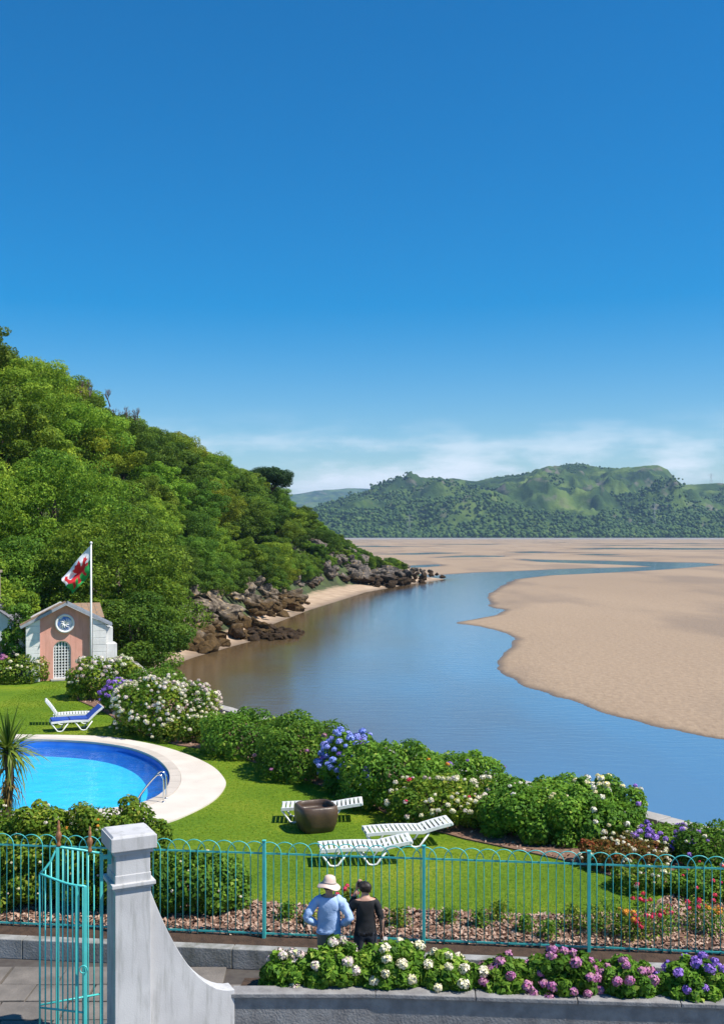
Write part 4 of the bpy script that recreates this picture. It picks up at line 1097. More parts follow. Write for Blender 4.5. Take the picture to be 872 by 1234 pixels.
for i in range(150):
    e = rc.random() ** .8
    el = math.radians(80 - 105 * e); me = blades[min(4, int(e * 5))]
    o = link('leaf', me, ck); o.location = (0, 0, 2.1 + rc.uniform(-.05, .18)); s = rc.uniform(.8, 1.15); o.scale = (s, s, s)
    o.rotation_euler = (rc.uniform(-.3, .3), -el, rc.uniform(0, 6.28))
for i in range(70):
    o = link('leaf', dryb[0], ck); o.location = (0, 0, 2.0 - rc.uniform(0, .75)); o.rotation_euler = (rc.uniform(-.4, .4), math.radians(rc.uniform(15, 60)), rc.uniform(0, 6.28)); s = rc.uniform(.7, 1); o.scale = (s, s, s)
# ------------------------------------------------------------------ sea wall
sw = empty('sea_wall', (0, 0, WL)); tag(sw, 'stone sea wall with pale coping between the hedges and the river', 'wall')
for i in range(len(WALL) - 1):
    (y0, x0), (y1, x1) = WALL[i], WALL[i + 1]
    d = Vector((x1 - x0, y1 - y0, 0)); L = d.length; a = math.atan2(d.y, d.x); nseg = max(1, round(L / 1.15)); d.normalize()
    mid = Vector((x0, y0, 0)) + d * L / 2
    MB().box((mid.x, mid.y, 1.3), (L + .3, .42, 3.3), a).build('wall_face', M['seawall'], sw)
    for k_ in range(nseg):
        c = Vector((x0, y0, 0)) + d * (k_ + .5) * L / nseg
        MB().box((c.x, c.y, 3.07 + random.uniform(-.012, .012)), (L / nseg - .02, .55, .22), a + random.uniform(-.01, .01)).build('coping_stone', M['coping'], sw, bevel=.02)

# ------------------------------------------------------------------ gatehouse
GX0, GY0 = (80.5 - 436) / FPX * 51.6, 51.6
ga = math.atan2(GX0, -GY0) + PI        # faces the lawn
ga = math.atan2(-GX0, GY0) + math.radians(5)
gh = empty('gatehouse', (GX0, GY0, 0), ga); tag(gh, 'small pink and white gabled gatehouse with arched lattice door', 'gatehouse')
W2, EZ, AZ, DP, RC = 1.86, 2.66, 3.62, 3.2, .34
pw = .64
def arch_pts(cx_, w, zs, n=14): return [(cx_ + w * math.cos(PI - PI * i / n), zs + w * math.sin(PI - PI * i / n)) for i in range(n + 1)]
# recessed pink front wall with the arched opening, as a ring of quads
dcx, dw, dzs = -.18, .42, 1.47
ar = [(dcx - dw, 0.0)] + arch_pts(dcx, dw, dzs) + [(dcx + dw, 0.0)]
inner = W2 - pw
outl = [(-inner, 0.0), (-inner, EZ + .28)] + [(-inner + 2 * inner * i / 13, (AZ - abs(-inner + 2 * inner * i / 13) / W2 * (AZ - EZ)) - .02) for i in range(14)] + [(inner, EZ + .28), (inner, 0.0)]
outl = [(-inner, 0.0)] + [(-inner + 2 * inner * i / 14, AZ - abs(-inner + 2 * inner * i / 14) / W2 * (AZ - EZ) - .02) for i in range(15)] + [(inner, 0.0)]
b = MB(); n_ = len(ar)
vs = [(x, RC, z) for x, z in ar] + [(x, RC, z) for x, z in outl] + [(x, RC + .22, z) for x, z in ar]
fs = [(i, i + 1, n_ + i + 1, n_ + i) for i in range(n_ - 1)] + [(i + 1, i, 2 * n_ + i, 2 * n_ + i + 1) for i in range(n_ - 1)]
b.add(vs, fs); b.build('front_wall', M['pink'], gh)
# rest of the body
b = MB()
b.box((-W2 + .06, DP / 2 + RC, EZ / 2), (.12, DP - .1, EZ)); b.box((W2 - .06, DP / 2 + RC, EZ / 2), (.12, DP - .1, EZ))
b.prism_xz([(-W2, 0), (W2, 0), (W2, EZ), (0, AZ - .03), (-W2, EZ)], DP + RC - .12, DP + RC)
b.build('wall', M['white_paint'], gh)
# rusticated pilasters: separate courses
for s in (-1, 1):
    for k_ in range(8):
        hh = EZ / 8
        MB().box((s * (W2 - pw / 2), RC / 2 + .02, hh * (k_ + .5)), (pw, RC + .06, hh - .018)).build('pilaster_block', M['white_paint'], gh, bevel=.012)
    MB().box((s * (W2 - pw / 2), RC / 2 + .02, EZ / 2), (pw - .04, RC + .02, EZ - .02)).build('pilaster', M['white_paint'], gh)
    # gable spandrel over the pilaster
    xa, xb = s * (W2 - pw), s * W2
    za = AZ - abs(xa) / W2 * (AZ - EZ) - .03
    MB().prism_xz([(xa, EZ + .003), (xb, EZ + .003), (xb, EZ + .02), (xa, za)] if s > 0 else [(xb, EZ + .003), (xa, EZ + .003), (xa, za), (xb, EZ + .02)], .0, RC + .04).build('spandrel', M['white_paint'], gh)
# buttress on the water side and beige return on the other
b = MB(); b.box((W2 + .17, .6, 1.25), (.32, .9, 2.5)); b.box((W2 + .27, .55, .85), (.5, .96, 1.7)); b.box((W2 + .36, .52, .3), (.66, 1.0, .6)); b.build('buttress', M['white_paint'], gh, bevel=.02)
b = MB(); b.box((-W2 - .14, .8, 1.22), (.26, .5, 2.44)); b.build('return_wall', M['coping'], gh, bevel=.01)
# roof: two slopes with tiles, raised lead coping on the front gable
rf_ = empty('roof', (0, 0, 0)); rf_.parent = gh
sl = math.atan2(AZ - EZ, W2); SL = math.hypot(AZ - EZ, W2) + .28
for s in (-1, 1):
    d = Vector((s * math.cos(sl), 0, -math.sin(sl))); nrm = Vector((s * math.sin(sl), 0, math.cos(sl)))
    nr = 8
    for i in range(nr):
        t0 = SL * i / nr
        for j in range(9):
            y_ = .32 + (DP + .1) * (j + .5) / 9
            c = Vector((0, y_ + .1, AZ - .17)) + d * (t0 + SL / nr / 2) + nrm * (.05 + .012 * random.random())
            q = MB(); q.box(c, (SL / nr + .05, (DP + .1) / 9 - .012, .03), 0, 0, 1, 0, s * sl + s * .04); q.build('roof_tile', M['terra'] if s < 0 else M['slate'], rf_)
    q = MB(); c = Vector((0, .13, AZ + .045)) + d * SL / 2 + nrm * .03
    q.box(c, (SL, .5, .13), 0, 0, 1, 0, s * sl); q.build('gable_coping', M['lead'], gh, bevel=.01)
    q = MB(); c = Vector((0, .13, AZ + .115)) + d * SL / 2 + nrm * .06
    q.box(c, (SL * .99, .42, .05), 0, 0, 1, 0, s * sl); q.build('coping_tile', M['terra'] if s < 0 else M['lead'], gh)
    b2 = MB(); c = Vector((0, DP / 2 + .45, AZ - .22)) + d * SL / 2; b2.box(c, (SL, DP - .2, .06), 0, 0, 1, 0, s * sl); b2.build('roof_deck', M['bark'], rf_)
# arched door of white lattice
dr = empty('door', (dcx, RC + .1, 0)); dr.parent = gh
b = MB(); b.prism_xz([(-dw + .01, .02)] + arch_pts(0, dw - .01, dzs) + [(dw - .01, .02)], .10, .13); b.build('door_back', M['glass'], dr)
b = MB(); path_ = [(-dw + .03, 0, .03)] + [(x, 0, z) for x, z in arch_pts(0, dw - .03, dzs)] + [(dw - .03, 0, .03)]
b.tube(path_, .035, 6); b.box((0, 0, .07), (2 * dw - .05, .05, .12)); b.build('door_frame', M['white_plastic'], dr)
for i in range(1, 6):
    x_ = -dw + 2 * dw * i / 6; zt = dzs + math.sqrt(max(0, (dw - .03) ** 2 - x_ * x_)); MB().box((x_, 0, zt / 2), (.045, .03, zt)).build('lattice_bar', M['white_plastic'], dr)
for i in range(1, 12):
    z_ = .14 * i + .05; hw = dw - .03 if z_ < dzs else math.sqrt(max(0, (dw - .03) ** 2 - (z_ - dzs) ** 2)); MB().box((0, .032, z_), (2 * hw, .03, .045)).build('lattice_bar', M['white_plastic'], dr)
M['green_glass'] = mat('green_fanlight', (.05, .28, .22), (.04, .22, .2), 4, .3)
MB().prism_xz(arch_pts(0, dw - .05, dzs + .06), .075, .09).build('fanlight', M['green_glass'], dr)
# round blue relief plaque
md = empty('medallion', (-.06, RC - .02, 2.72)); md.parent = gh
M['plaque_blue'] = mat('plaque_blue', (.10, .20, .50), (.70, .72, .74), 5, .5, .8, 7, lo=.42, hi=.56)
def disc(r0, prof, m, name, par):
    b = MB(); n = 28; vs = []
    for r_d, y_d in prof:
        for i in range(n): vs.append((r_d * math.cos(2 * PI * i / n), y_d, r_d * math.sin(2 * PI * i / n)))
    fs = [(j * n + i, j * n + (i + 1) % n, (j + 1) * n + (i + 1) % n, (j + 1) * n + i) for j in range(len(prof) - 1) for i in range(n)]
    fs.append(tuple((len(prof) - 1) * n + i for i in range(n))); b.add(vs, fs); return b.build(name, m, par, True)
disc(0, [(.46, .02), (.46, -.10), (.43, -.15), (.37, -.14), (.35, -.08)], M['white_plastic'], 'medallion_rim', md)
disc(0, [(.36, -.07), (.34, -.095), (.2, -.115), (.02, -.12)], M['plaque_blue'], 'medallion_relief', md)
b = MB()
for i in range(9):
    a = 2 * PI * i / 9; b.tube([(.04 * math.cos(a), -.125, .04 * math.sin(a)), (.16 * math.cos(a + .3), -.14, .16 * math.sin(a + .3)), (.24 * math.cos(a + .7), -.11, .24 * math.sin(a + .7))], [.035, .028, .012], 6)
b.build('relief_figure', M['white_plastic'], md, True)
MB().box((dcx, RC / 2 + .1, .04), (1.1, .6, .08)).build('door_step', M['coping'], gh, bevel=.015)

# slate-roofed cottage beyond the gatehouse
ct = empty('cottage', (-19.9, 55.5, -.7), .1); tag(ct, 'white cottage with grey slate roof partly hidden behind the gatehouse shrub', 'cottage')
b = MB(); b.box((0, 2.5, 1.5), (4.4, 5, 3.0)); b.prism_xz([(-2.2, 3.0), (2.2, 3.0), (0, 4.6)], 0.0, 5.0); b.build('wall', M['white_paint'], ct)
rr_ = empty('roof'); rr_.parent = ct
sl2 = math.atan2(1.6, 2.2); S2 = math.hypot(1.6, 2.2) + .3
for s in (-1, 1):
    d = Vector((s * math.cos(sl2), 0, -math.sin(sl2))); nrm = Vector((s * math.sin(sl2), 0, math.cos(sl2)))
    for i in range(8):
        for j in range(8):
            c = Vector((0, -.2 + 5.4 * (j + .5) / 8, 4.62)) + d * (S2 * (i + .5) / 8) + nrm * (.05 + random.uniform(0, .015))
            MB().box(c, (S2 / 8 + .04, 5.4 / 8 - .01, .03), 0, 0, 1, 0, s * sl2 + s * .04).build('roof_slate', M['slate'], rr_)
ch_ = MB(); ch_.box((.6, 1.2, 4.5), (.7, .7, 2.4)); ch_.box((.6, 1.2, 5.75), (.85, .85, .14)); ch_.build('chimney', M['seawall'], rr_, bevel=.02)
wn_ = MB(); wn_.box((1.1, -.02, 1.7), (.8, .05, 1.0)); wo_ = wn_.build('window', M['glass'], ct)
MB().box((1.1, -.05, 1.15), (1.0, .12, .08)).build('window_sill', M['white_plastic'], wo_)
# second small tiled shed roof behind the gatehouse
sh = empty('shed', (-14.35, 56.6, -.4), ga); tag(sh, 'low shed with terracotta tiled roof behind the gatehouse gable', 'shed')
MB().box((0, 1, 1.5), (1.5, 2, 3.0)).build('wall', M['coping'], sh)
for i in range(4):
    for j in range(5): MB().box((-.85 + 1.7 * (j + .5) / 5, .1 + 2 * (i + .5) / 4, 3.1 + i * .16), (.33, .56, .04), rx=.32).build('roof_tile', M['terra'], sh)

# ------------------------------------------------------------------ flagpole and flag
fp = empty('flagpole', ((110 - 436) / FPX * 50.6, 50.6, 0)); tag(fp, 'tall white flagpole in front of the gatehouse pilaster', 'flagpole')
MB().tube([(0, 0, -.1), (0, 0, 3), (0, 0, 6.55)], [.055, .05, .035], 10).build('pole', M['white_plastic'], fp, True)
MB().lathe([(.0, -.07), (.05, -.05), (.07, 0), (.05, .05), (0, .07)], 10, (0, 0, 6.6)).build('finial', M['white_plastic'], fp, True)
M['fg_white'] = mat('flag_white', (.78, .78, .78), (.70, .70, .72), 3, .8); M['fg_green'] = mat('flag_green', (.02, .33, .07), (.02, .26, .05), 3, .8); M['fg_red'] = mat('flag_red', (.62, .02, .03), (.5, .02, .03), 3, .8)
dragon = [  # head to the hoist, u from the hoist, v upward
    [(.10, .62), (.16, .70), (.14, .80), (.20, .76), (.24, .82), (.27, .72), (.33, .62), (.42, .60), (.50, .62), (.60, .58), (.70, .60), (.78, .55), (.83, .58), (.88, .72), (.84, .80), (.90, .90), (.95, .78), (.93, .62), (.90, .48), (.84, .40), (.78, .34), (.82, .22), (.90, .16), (.84, .12), (.74, .14), (.70, .26), (.66, .34), (.58, .38), (.60, .24), (.66, .14), (.58, .10), (.50, .14), (.52, .28), (.48, .38), (.40, .40), (.36, .28), (.30, .14), (.24, .12), (.22, .18), (.27, .26), (.29, .40), (.22, .46), (.14, .40), (.08, .46), (.14, .52), (.22, .54), (.20, .60)],
    [(.40, .58), (.36, .74), (.42, .92), (.50, .82), (.56, .90), (.60, .78), (.68, .82), (.66, .68), (.60, .56)]]
def inside(p, poly):
    c = False; n = len(poly)
    for i in range(n):
        x1, y1 = poly[i]; x2, y2 = poly[(i + 1) % n]
        if (y1 > p[1]) != (y2 > p[1]) and p[0] < (x2 - x1) * (p[1] - y1) / (y2 - y1) + x1: c = not c
    return c
nu, nv = 96, 60
b = MB(); vs = []; s25 = 50.6 / FPX
for j in range(nv + 1):
    for i in range(nu + 1):
        s_u = i / nu; t_v = j / nv
        top_ = Vector((-34 * s25 * s_u, 0, -39 * s25 * s_u ** 1.08)); bot_ = Vector((-22 * s25 * s_u ** 1.2, 0, -33 * s25 - 25 * s25 * s_u))
        p = top_.lerp(bot_, t_v)
        p.y += .16 * math.sin(9 * s_u + 5 * t_v + .6) * s_u + .10 * math.sin(14 * t_v + 3 * s_u) * min(1, s_u * 2)
        vs.append(p)
fs = []; ms = []
for j in range(nv):
    for i in range(nu):
        k_ = j * (nu + 1) + i; fs.append((k_, k_ + 1, k_ + nu + 2, k_ + nu + 1))
        c = ((i + .5) / nu, 1 - (j + .5) / nv)
        ms.append(2 if any(inside(c, d_) for d_ in dragon) else (0 if c[1] > .5 else 1))
b.add(vs, fs); b.m = ms
fl = b.build('flag', [M['fg_white'], M['fg_green'], M['fg_red']], None, True, loc=((110 - 436) / FPX * 50.6 - .05, 50.6, 6.46)); tag(fl, 'white and green flag with red dragon hanging from the flagpole', 'flag')

# ------------------------------------------------------------------ turquoise bow-top fence
fo = Vector((0, fenceY(0), .0))
SP = 2.765
fence = empty('bow_top_fence', fo, ka); tag(fence, 'turquoise bow top metal fence along the lawn edge', 'fence')
def fx(X): return X / math.cos(ka)
HT, SPC = 1.66, SP / 20.6
hw = SPC * 1.5
hp = [(-hw, 0, .02), (-hw, 0, HT - hw)] + [(-hw * math.cos(PI * i / 12), 0, HT - hw + hw * math.sin(PI * i / 12)) for i in range(1, 12)] + [(hw, 0, HT - hw), (hw, 0, .02)]
hoop = MB().tube(hp, .0085, 6).mesh('hoop', M['teal'], True)
k0 = int(9.4 / (2 * SPC))
for k_ in range(-k0, k0 + 1):
    o = link('hoop', hoop, fence); o.location = (k_ * 2 * SPC, .010 if k_ % 2 else -.010, 0)
for z_, t_ in ((HT - .20, .03), (.07, .03)):
    MB().box((0, 0, z_), (19.2, .012, t_)).build('rail', M['teal'], fence)
post = MB(); post.box((0, 0, HT / 2 - .1), (.055, .055, HT + .24)); post.box((0, 0, HT + .03), (.065, .065, .02)); post = post.mesh('post', M['teal'], bevel=.004)
px0 = (510.5 - 436) / FPX * 18.43
for i in range(-4, 4):
    o = link('post', post, fence); o.location = (fx(px0) + i * SP, -.034, 0)

# ------------------------------------------------------------------ white gate pillar with sweeping wing wall
PX, PY = (155.5 - 436) / FPX * 15.35, 15.35
pa = math.radians(26)
pl = empty('gate_pillar', (PX, PY, -.32), pa); tag(pl, 'white rendered gate pillar with stepped cap and sweeping wing wall', 'pillar')
b = MB(); b.box((0, 0, 1.28), (.51, .51, 2.56)); b.build('shaft', M['render_grey'], pl, bevel=.012)
MB().box((0, 0, .14), (.66, .66, .28)).build('plinth', M['render_grey'], pl, bevel=.015)
MB().box((0, 0, 2.60), (.49, .49, .62)).build('neck', M['render_grey'], pl, bevel=.012)
b = MB(); b.box((0, 0, 2.42), (.62, .62, .055)); b.box((0, 0, 2.375), (.56, .56, .04)); b.build('moulding', M['render_grey'], pl, bevel=.01)
b = MB(); b.box((0, 0, 2.88), (.56, .56, .07)); b.box((0, 0, 3.0), (.645, .645, .185)); b.box((0, 0, 3.105), (.62, .62, .03), taper=.92); b.build('cap', M['render_grey'], pl, bevel=.008)
pr = [(0.0, 2.30)]
for i in range(1, 15):
    t = i / 14; pr.append((1.27 * t, .62 + 1.68 * (1 - t) ** 2.1))
poly = [(0.2, 0)] + [(x + .255, z) for x, z in pr] + [(1.525, 0)]
b = MB(); b.prism_xz(poly, -.16, .12); b.build('wing_wall', M['render_grey'], pl, bevel=.008)

# planter wall and bed in front of the path
Rp = Matrix.Rotation(pa, 3, 'Z'); e0 = Rp @ Vector((1.525, -.02, 0)) + Vector((PX, PY, 0))
pwl = empty('planter_wall', (e0.x, e0.y, -.32)); tag(pwl, 'low grey rendered wall of the hydrangea planter', 'wall')
e1 = Vector((.2, 16.0, 0)); e2 = Vector((9.0, 15.35, 0))
for a_, c_ in ((e0, e1), (e1, e2)):
    d = c_ - a_; L = d.length; an = math.atan2(d.y, d.x); m_ = (a_ + c_) / 2 - e0
    nb_ = max(1, round(L / 1.6))
    for k_ in range(nb_):
        p = a_ - e0 + d * (k_ + .5) / nb_
        MB().box((p.x, p.y, .25), (L / nb_ + .0, .22, .5), an).build('wall_block', M['stone_grey'], pwl)
        MB().box((p.x, p.y, .535), (L / nb_ - .012, .30, .065), an).build('coping_slab', M['stone_grey'], pwl, bevel=.012)
b = MB(); b.prism([(e0.x, e0.y + .1), (e1.x, e1.y + .1), (e2.x, e2.y + .1), (9.0, 16.75), (-.2, 16.95), (e0.x + .1, 16.9)], -.35, .05)
so2 = b.build('planter_soil', M['soil'], None); tag(so2, 'dark soil of the planter', kind='structure')

# hydrangeas in the planter: heads big enough to pick apart
def head_mesh(name, rad, m, seed):
    r = np.random.default_rng(seed); v, f, t = floret_head(rad, r, 48)
    return np_mesh(name, v, f, m, {'tint': t})
def planter_bush(x, y, rx, ry, h, heads, col_, label, seed, leaf='leaf_hedge', rad=.074):
    o = empty('hydrangea_bush', (x, y, .04)); tag(o, label, 'bush')
    me, cl = bush_mesh(rx, ry, h, int(9000 * rx / .6), .105, M[leaf], seed, 22); link('foliage', me, o)
    b = MB(); r = random.Random(seed)
    for i in range(6):
        a = r.uniform(0, 6.28); b.tube([(0, 0, -.05), (math.cos(a) * rx * .3, math.sin(a) * ry * .3, h * .5), (math.cos(a) * rx * .5, math.sin(a) * ry * .5, h * .8)], [.015, .012, .006], 5)
    b.build('stems', M['bark'], o)
    R = np.random.default_rng(seed); P, N, K = clump_points(cl, 900, R, (.98, 1.05), .96, .12); ok = N[:, 2] > -.1; P = P[ok]; N = N[ok]
    hm = [head_mesh('flower_head', rad * s_, M[col_], seed + 3 + i) for i, s_ in enumerate((.85, 1.0, 1.15))]; sel = []
    for i in range(len(P)):
        if all(np.sum((P[i] - P[j]) ** 2) > (rad * 1.8) ** 2 for j in sel): sel.append(i)
        if len(sel) >= heads: break
    for i in sel:
        q = link('flower_head', hm[i % 3], o); q.location = P[i] + N[i] * rad * .3; q.rotation_euler = (r.uniform(-.5, .5), r.uniform(-.5, .5), r.uniform(0, 6))
planter_bush(-1.12, 16.45, .42, .36, .62, 9, 'fl_white', 'small green hydrangea in the planter beside the wing wall', 201)
planter_bush(-.42, 16.42, .55, .42, .80, 17, 'fl_white', 'white flowered hydrangea in the planter in front of the person in the sun hat', 202)
planter_bush(.42, 16.40, .56, .42, .84, 14, 'fl_cream', 'cream flowered hydrangea in the planter in front of the person in black', 203)
planter_bush(1.35, 16.32, .5, .40, .62, 13, 'fl_cream', 'pale hydrangea in the planter next to the pink hydrangeas', 204)
planter_bush(2.15, 16.24, .46, .40, .56, 13, 'fl_pink', 'small pink hydrangea in the planter', 205)
planter_bush(3.02, 16.18, .60, .45, .74, 30, 'fl_pink', 'full mauve pink hydrangea in the planter by the fence post', 206)
planter_bush(3.95, 16.1, .5, .42, .62, 18, 'fl_pink', 'pink hydrangea between the mauve pink and violet hydrangeas', 207)
planter_bush(4.9, 16.0, .55, .42, .66, 18, 'fl_violet', 'violet hydrangea at the end of the planter', 208)
planter_bush(5.8, 15.95, .5, .42, .60, 14, 'fl_white', 'pale hydrangea past the violet one in the planter', 209)

# small bedding plants in the mulch
def bedding(u, v, h, col_, label, seed, n=500):
    X, Y = gp(u, v); r = np.random.default_rng(seed); o = empty('bedding_plant', (X, Y, .03)); tag(o, label, 'plant', 'bedding plants in the mulch')
    P = np.stack([r.normal(size=n) * h * .33, r.normal(size=n) * h * .33, r.uniform(0, 1, n) ** .8 * h], 1); P[:, :2] *= (1.1 - P[:, 2:] / h * .5)
    v_, f_, t_ = leaves(P, P * np.array([1, 1, .3]) + np.array([0, 0, .2]), .055 * r.uniform(.6, 1.4, n), .5, .15, .6, None, r)
    link('foliage', np_mesh('foliage', v_, f_, M['leaf_yellow'] if seed % 2 else M['leaf_hedge'], {'tint': t_}), o)
    if col_:
        Q = np.stack([r.normal(size=9) * h * .3, r.normal(size=9) * h * .3, h * r.uniform(.7, 1.1, 9)], 1); v_, f_, t_ = head_arrays(Q, np.full(9, .04), r)
        q = link('flower_heads', np_mesh('flower_heads', v_, f_, M[col_], {'tint': t_}), o); q['kind'] = 'stuff'
for i, (u, v, h, c, lab) in enumerate([(578, 1118, .3, None, None), (602, 1112, .35, None, None), (632, 1125, .28, None, None), (716, 1128, .5, None, None), (735, 1124, .55, None, None), (752, 1132, .45, 'fl_orange', None),
        (773, 1112, .5, 'fl_red', 'r'), (772, 1132, .35, 'fl_red', 'r'), (800, 1126, .45, 'fl_red', 'r'), (838, 1120, .5, 'fl_red', 'r'), (862, 1128, .45, 'fl_orange', None), (422, 1098, .4, 'fl_red', 'r'), (346, 1110, .3, None, None), (372, 1116, .25, None, None), (540, 1114, .25, None, None), (480, 1118, .3, None, None), (660, 1132, .3, None, None), (690, 1120, .4, None, None)]):
    bedding(u, v, h, c, 'small red flowered bedding plant in the bark mulch' if lab else ('small orange flowered bedding plant in the bark mulch' if c else 'small leafy green plant in the bark mulch behind the fence'), 300 + i)

# ------------------------------------------------------------------ gate: two leaves folded together
hinge = Vector((-3.585, 15.12, -.3))
def gate_leaf(pts, label, hinge_side, zb=.12, thick=(0,), latch=False, finials=()):
    """pts: list of (x, y, top z) of the bars, in world"""
    o = empty('gate_leaf', (pts[0][0], pts[0][1], -.3)); tag(o, label, 'gate', 'folded turquoise gate leaves')
    base = Vector((pts[0][0], pts[0][1], -.3))
    for i, (x, y, z) in enumerate(pts):
        r_ = .030 if i in thick else .0105
        p0 = Vector((x, y, -.3 + zb)) - base; p1 = Vector((x, y, z)) - base
        if i in thick:
            MB().box((p0 + p1) / 2, (.045, .045, (p1 - p0).length), .4).build('stile', M['teal'], o, bevel=.004)
        else: MB().tube([p0, p1], .0105, 6).build('bar', M['teal'], o, True)
    MB().tube([Vector((x, y, z)) - base for x, y, z in pts], .017, 6).build('top_rail', M['teal'], o, True)
    for zz in (zb + .02, zb + .75):
        MB().tube([Vector((x, y, -.3 + zz)) - base for x, y, z in (pts[0], pts[-1])], .014, 6).build('rail', M['teal'], o, True)
    for (x, y, z) in finials:
        MB().lathe([(.0, 0), (.032, 0), (.036, .02), (.02, .05), (.028, .09), (.046, .15), (.030, .19), (.018, .21), (.026, .24), (.020, .28), (.012, .30), (.018, .33), (0, .36)], 10, Vector((x, y, z)) - base).build('finial', M['copper'], o, True)
    return o
def gpt(u, v, Y): return ((u - 436) / FPX * Y, Y, CAM_H + (HORIZ - v) * Y / FPX)
A = [gpt(u, v, Y) for u, v, Y in [(122.5, 1028, 15.10), (113.5, 1027, 15.06), (106.5, 1025.6, 15.03), (100, 1024.4, 15.0), (94, 1023.6, 14.97), (88, 1022.8, 14.94), (82, 1022, 14.91), (76, 1021.2, 14.88), (69.5, 1020.5, 14.85), (62, 1037, 14.81), (55, 1046.5, 14.77), (48, 1053, 14.74)]]
gA = gate_leaf(A, 'turquoise gate leaf with raised stile hung on the white pillar', 0, thick=(0, 8), finials=(gpt(71, 1019.5, 14.86), gpt(108.5, 1026.5, 15.04)))
hb = MB(); hb.box(Vector((.06, .03, 2.78)), (.16, .05, .05), .3); hb.box((.10, .045, 2.78), (.05, .06, .2), .3); hb.build('hinge', M['teal'], gA)
B = [gpt(u, v, Y) for u, v, Y in [(48.6, 1053.5, 14.66), (55, 1055.2, 14.64), (62, 1058, 14.62), (70, 1061, 14.60), (76, 1063.2, 14.58), (82, 1065, 14.56), (88, 1066.4, 14.54), (93, 1067.2, 14.52), (103, 1068, 14.50)]]
gB = gate_leaf(B, 'lower turquoise gate leaf with sagging top rail folded back', 0, thick=(7, 8))
bb = Vector((B[0][0], B[0][1], -.3))
p = Vector(gpt(101, 1168, 14.47)) - bb
MB().tube([p + Vector((.05 * math.cos(a), -.01, .05 * math.sin(a))) for a in np.linspace(0, 2 * PI, 16, endpoint=False)], .009, 6, closed=True).build('latch_ring', M['teal'], gB, True)

# ------------------------------------------------------------------ sun loungers
def lounger(name, loc, rz, back, label, cushion=False, group=None):
    """length along +x, head at +x, seat height .34"""
    o = empty(name, loc, rz); tag(o, label, 'sun lounger', group)
    Lx, W, hz = 1.28, .62, .34; Lb = .68; ca, sa = math.cos(back), math.sin(back)
    def curve(t):      # along seat then back
        if t <= Lx: return Vector((t, 0, hz + .02 * math.sin(t / Lx * PI)))
        q = t - Lx; return Vector((Lx + q * ca, 0, hz + q * sa + .04 * math.sin(q / Lb * PI) * sa))
    for s in (-1, 1):
        for rng_ in ((0, Lx), (Lx, Lx + Lb)):
            pts_ = [curve(rng_[0] + (rng_[1] - rng_[0]) * i / 6) + Vector((-.98, s * W / 2, 0)) for i in range(7)]
            b = MB()
            for i in range(6):
                c = (pts_[i] + pts_[i + 1]) / 2; d = pts_[i + 1] - pts_[i]; b.box(c, (d.length + .006, .04, .07), 0, 0, 1, 0, -math.atan2(d.z, d.x))
            b.build('side_rail', M['white_plastic'], o)
        for x_ in (.30, 1.12):
            p = [Vector((x_ - .30, 0, hz - .02)), Vector((x_ - .09, 0, .03)), Vector((x_, 0, .012)), Vector((x_ + .09, 0, .03)), Vector((x_ + .30, 0, hz - .02))]
            MB().tube([q + Vector((-.98, s * (W / 2 - .02), 0)) for q in p], .024, 8).build('leg', M['white_plastic'], o, True)
    n = 19
    for i in range(n):
        t = .05 + (Lx + Lb - .08) * i / (n - 1); c = curve(t) + Vector((-.98, 0, .02)); an = 0 if t <= Lx else -back
        MB().box(c, (.068, W, .02), 0, 0, 1, 0, an).build('slat', M['white_plastic'], o)
    MB().box(curve(Lx + Lb) + Vector((-.98, 0, .0)), (.05, W + .06, .06), 0, 0, 1, 0, -back).build('head_rail', M['white_plastic'], o, bevel=.012)
    if cushion:
        b = MB()
        for a0, a1 in ((.02, .62), (.64, Lx - .02)):
            c = (curve(a0) + curve(a1)) / 2 + Vector((-.98, 0, .065)); b.box(c, (a1 - a0, W - .04, .07))
        c = (curve(Lx + .02) + curve(Lx + Lb - .02)) / 2 + Vector((-.98, 0, 0)) + Vector((-sa, 0, ca)) * .065
        b.box(c, (Lb - .04, W - .04, .07), 0, 0, 1, 0, -back); b.build('cushion', M['cushion'], o, bevel=.02)
    return o
G = 'white sun loungers on the lawn'
lounger('sun_lounger', (.06, 23.05, .005), math.radians(6), .20, 'white slatted sun lounger nearest the turquoise fence', False, G)
lounger('sun_lounger', (1.02, 24.35, .005), math.radians(9), .24, 'white slatted sun lounger between its neighbour and the cream hydrangea', False, G)
lounger('sun_lounger', (-.98, 26.45, .005), math.radians(2), .16, 'white sun lounger half hidden behind the brown pot', False, G)
lounger('sun_lounger', (-10.15, 38.7, .005), math.radians(22), .72, 'white sun lounger with blue cushion and raised back by the pool', True, G)
lounger('sun_lounger', (-10.95, 39.9, .005), math.radians(196), .95, 'bare white sun lounger behind the blue cushioned one', False, G)

# ------------------------------------------------------------------ brown pot
po = empty('planter_pot', ((380.5 - 436) / FPX * 25.6, 25.62, 0), .35); tag(po, 'large squarish brown glazed pot on the lawn', 'pot')
MB().lathe([(.0, 0), (.36, 0), (.39, .03), (.44, .18), (.47, .36), (.475, .48), (.45, .57), (.425, .60), (.40, .605), (.375, .59), (.37, .5), (.36, .42), (0, .40)], 40, sq=4.2).build('pot_body', M['pot'], po, True)
MB().lathe([(.36, .435), (.2, .45), (0, .455)], 24, sq=4.2).build('pot_soil', M['soil'], po, True)

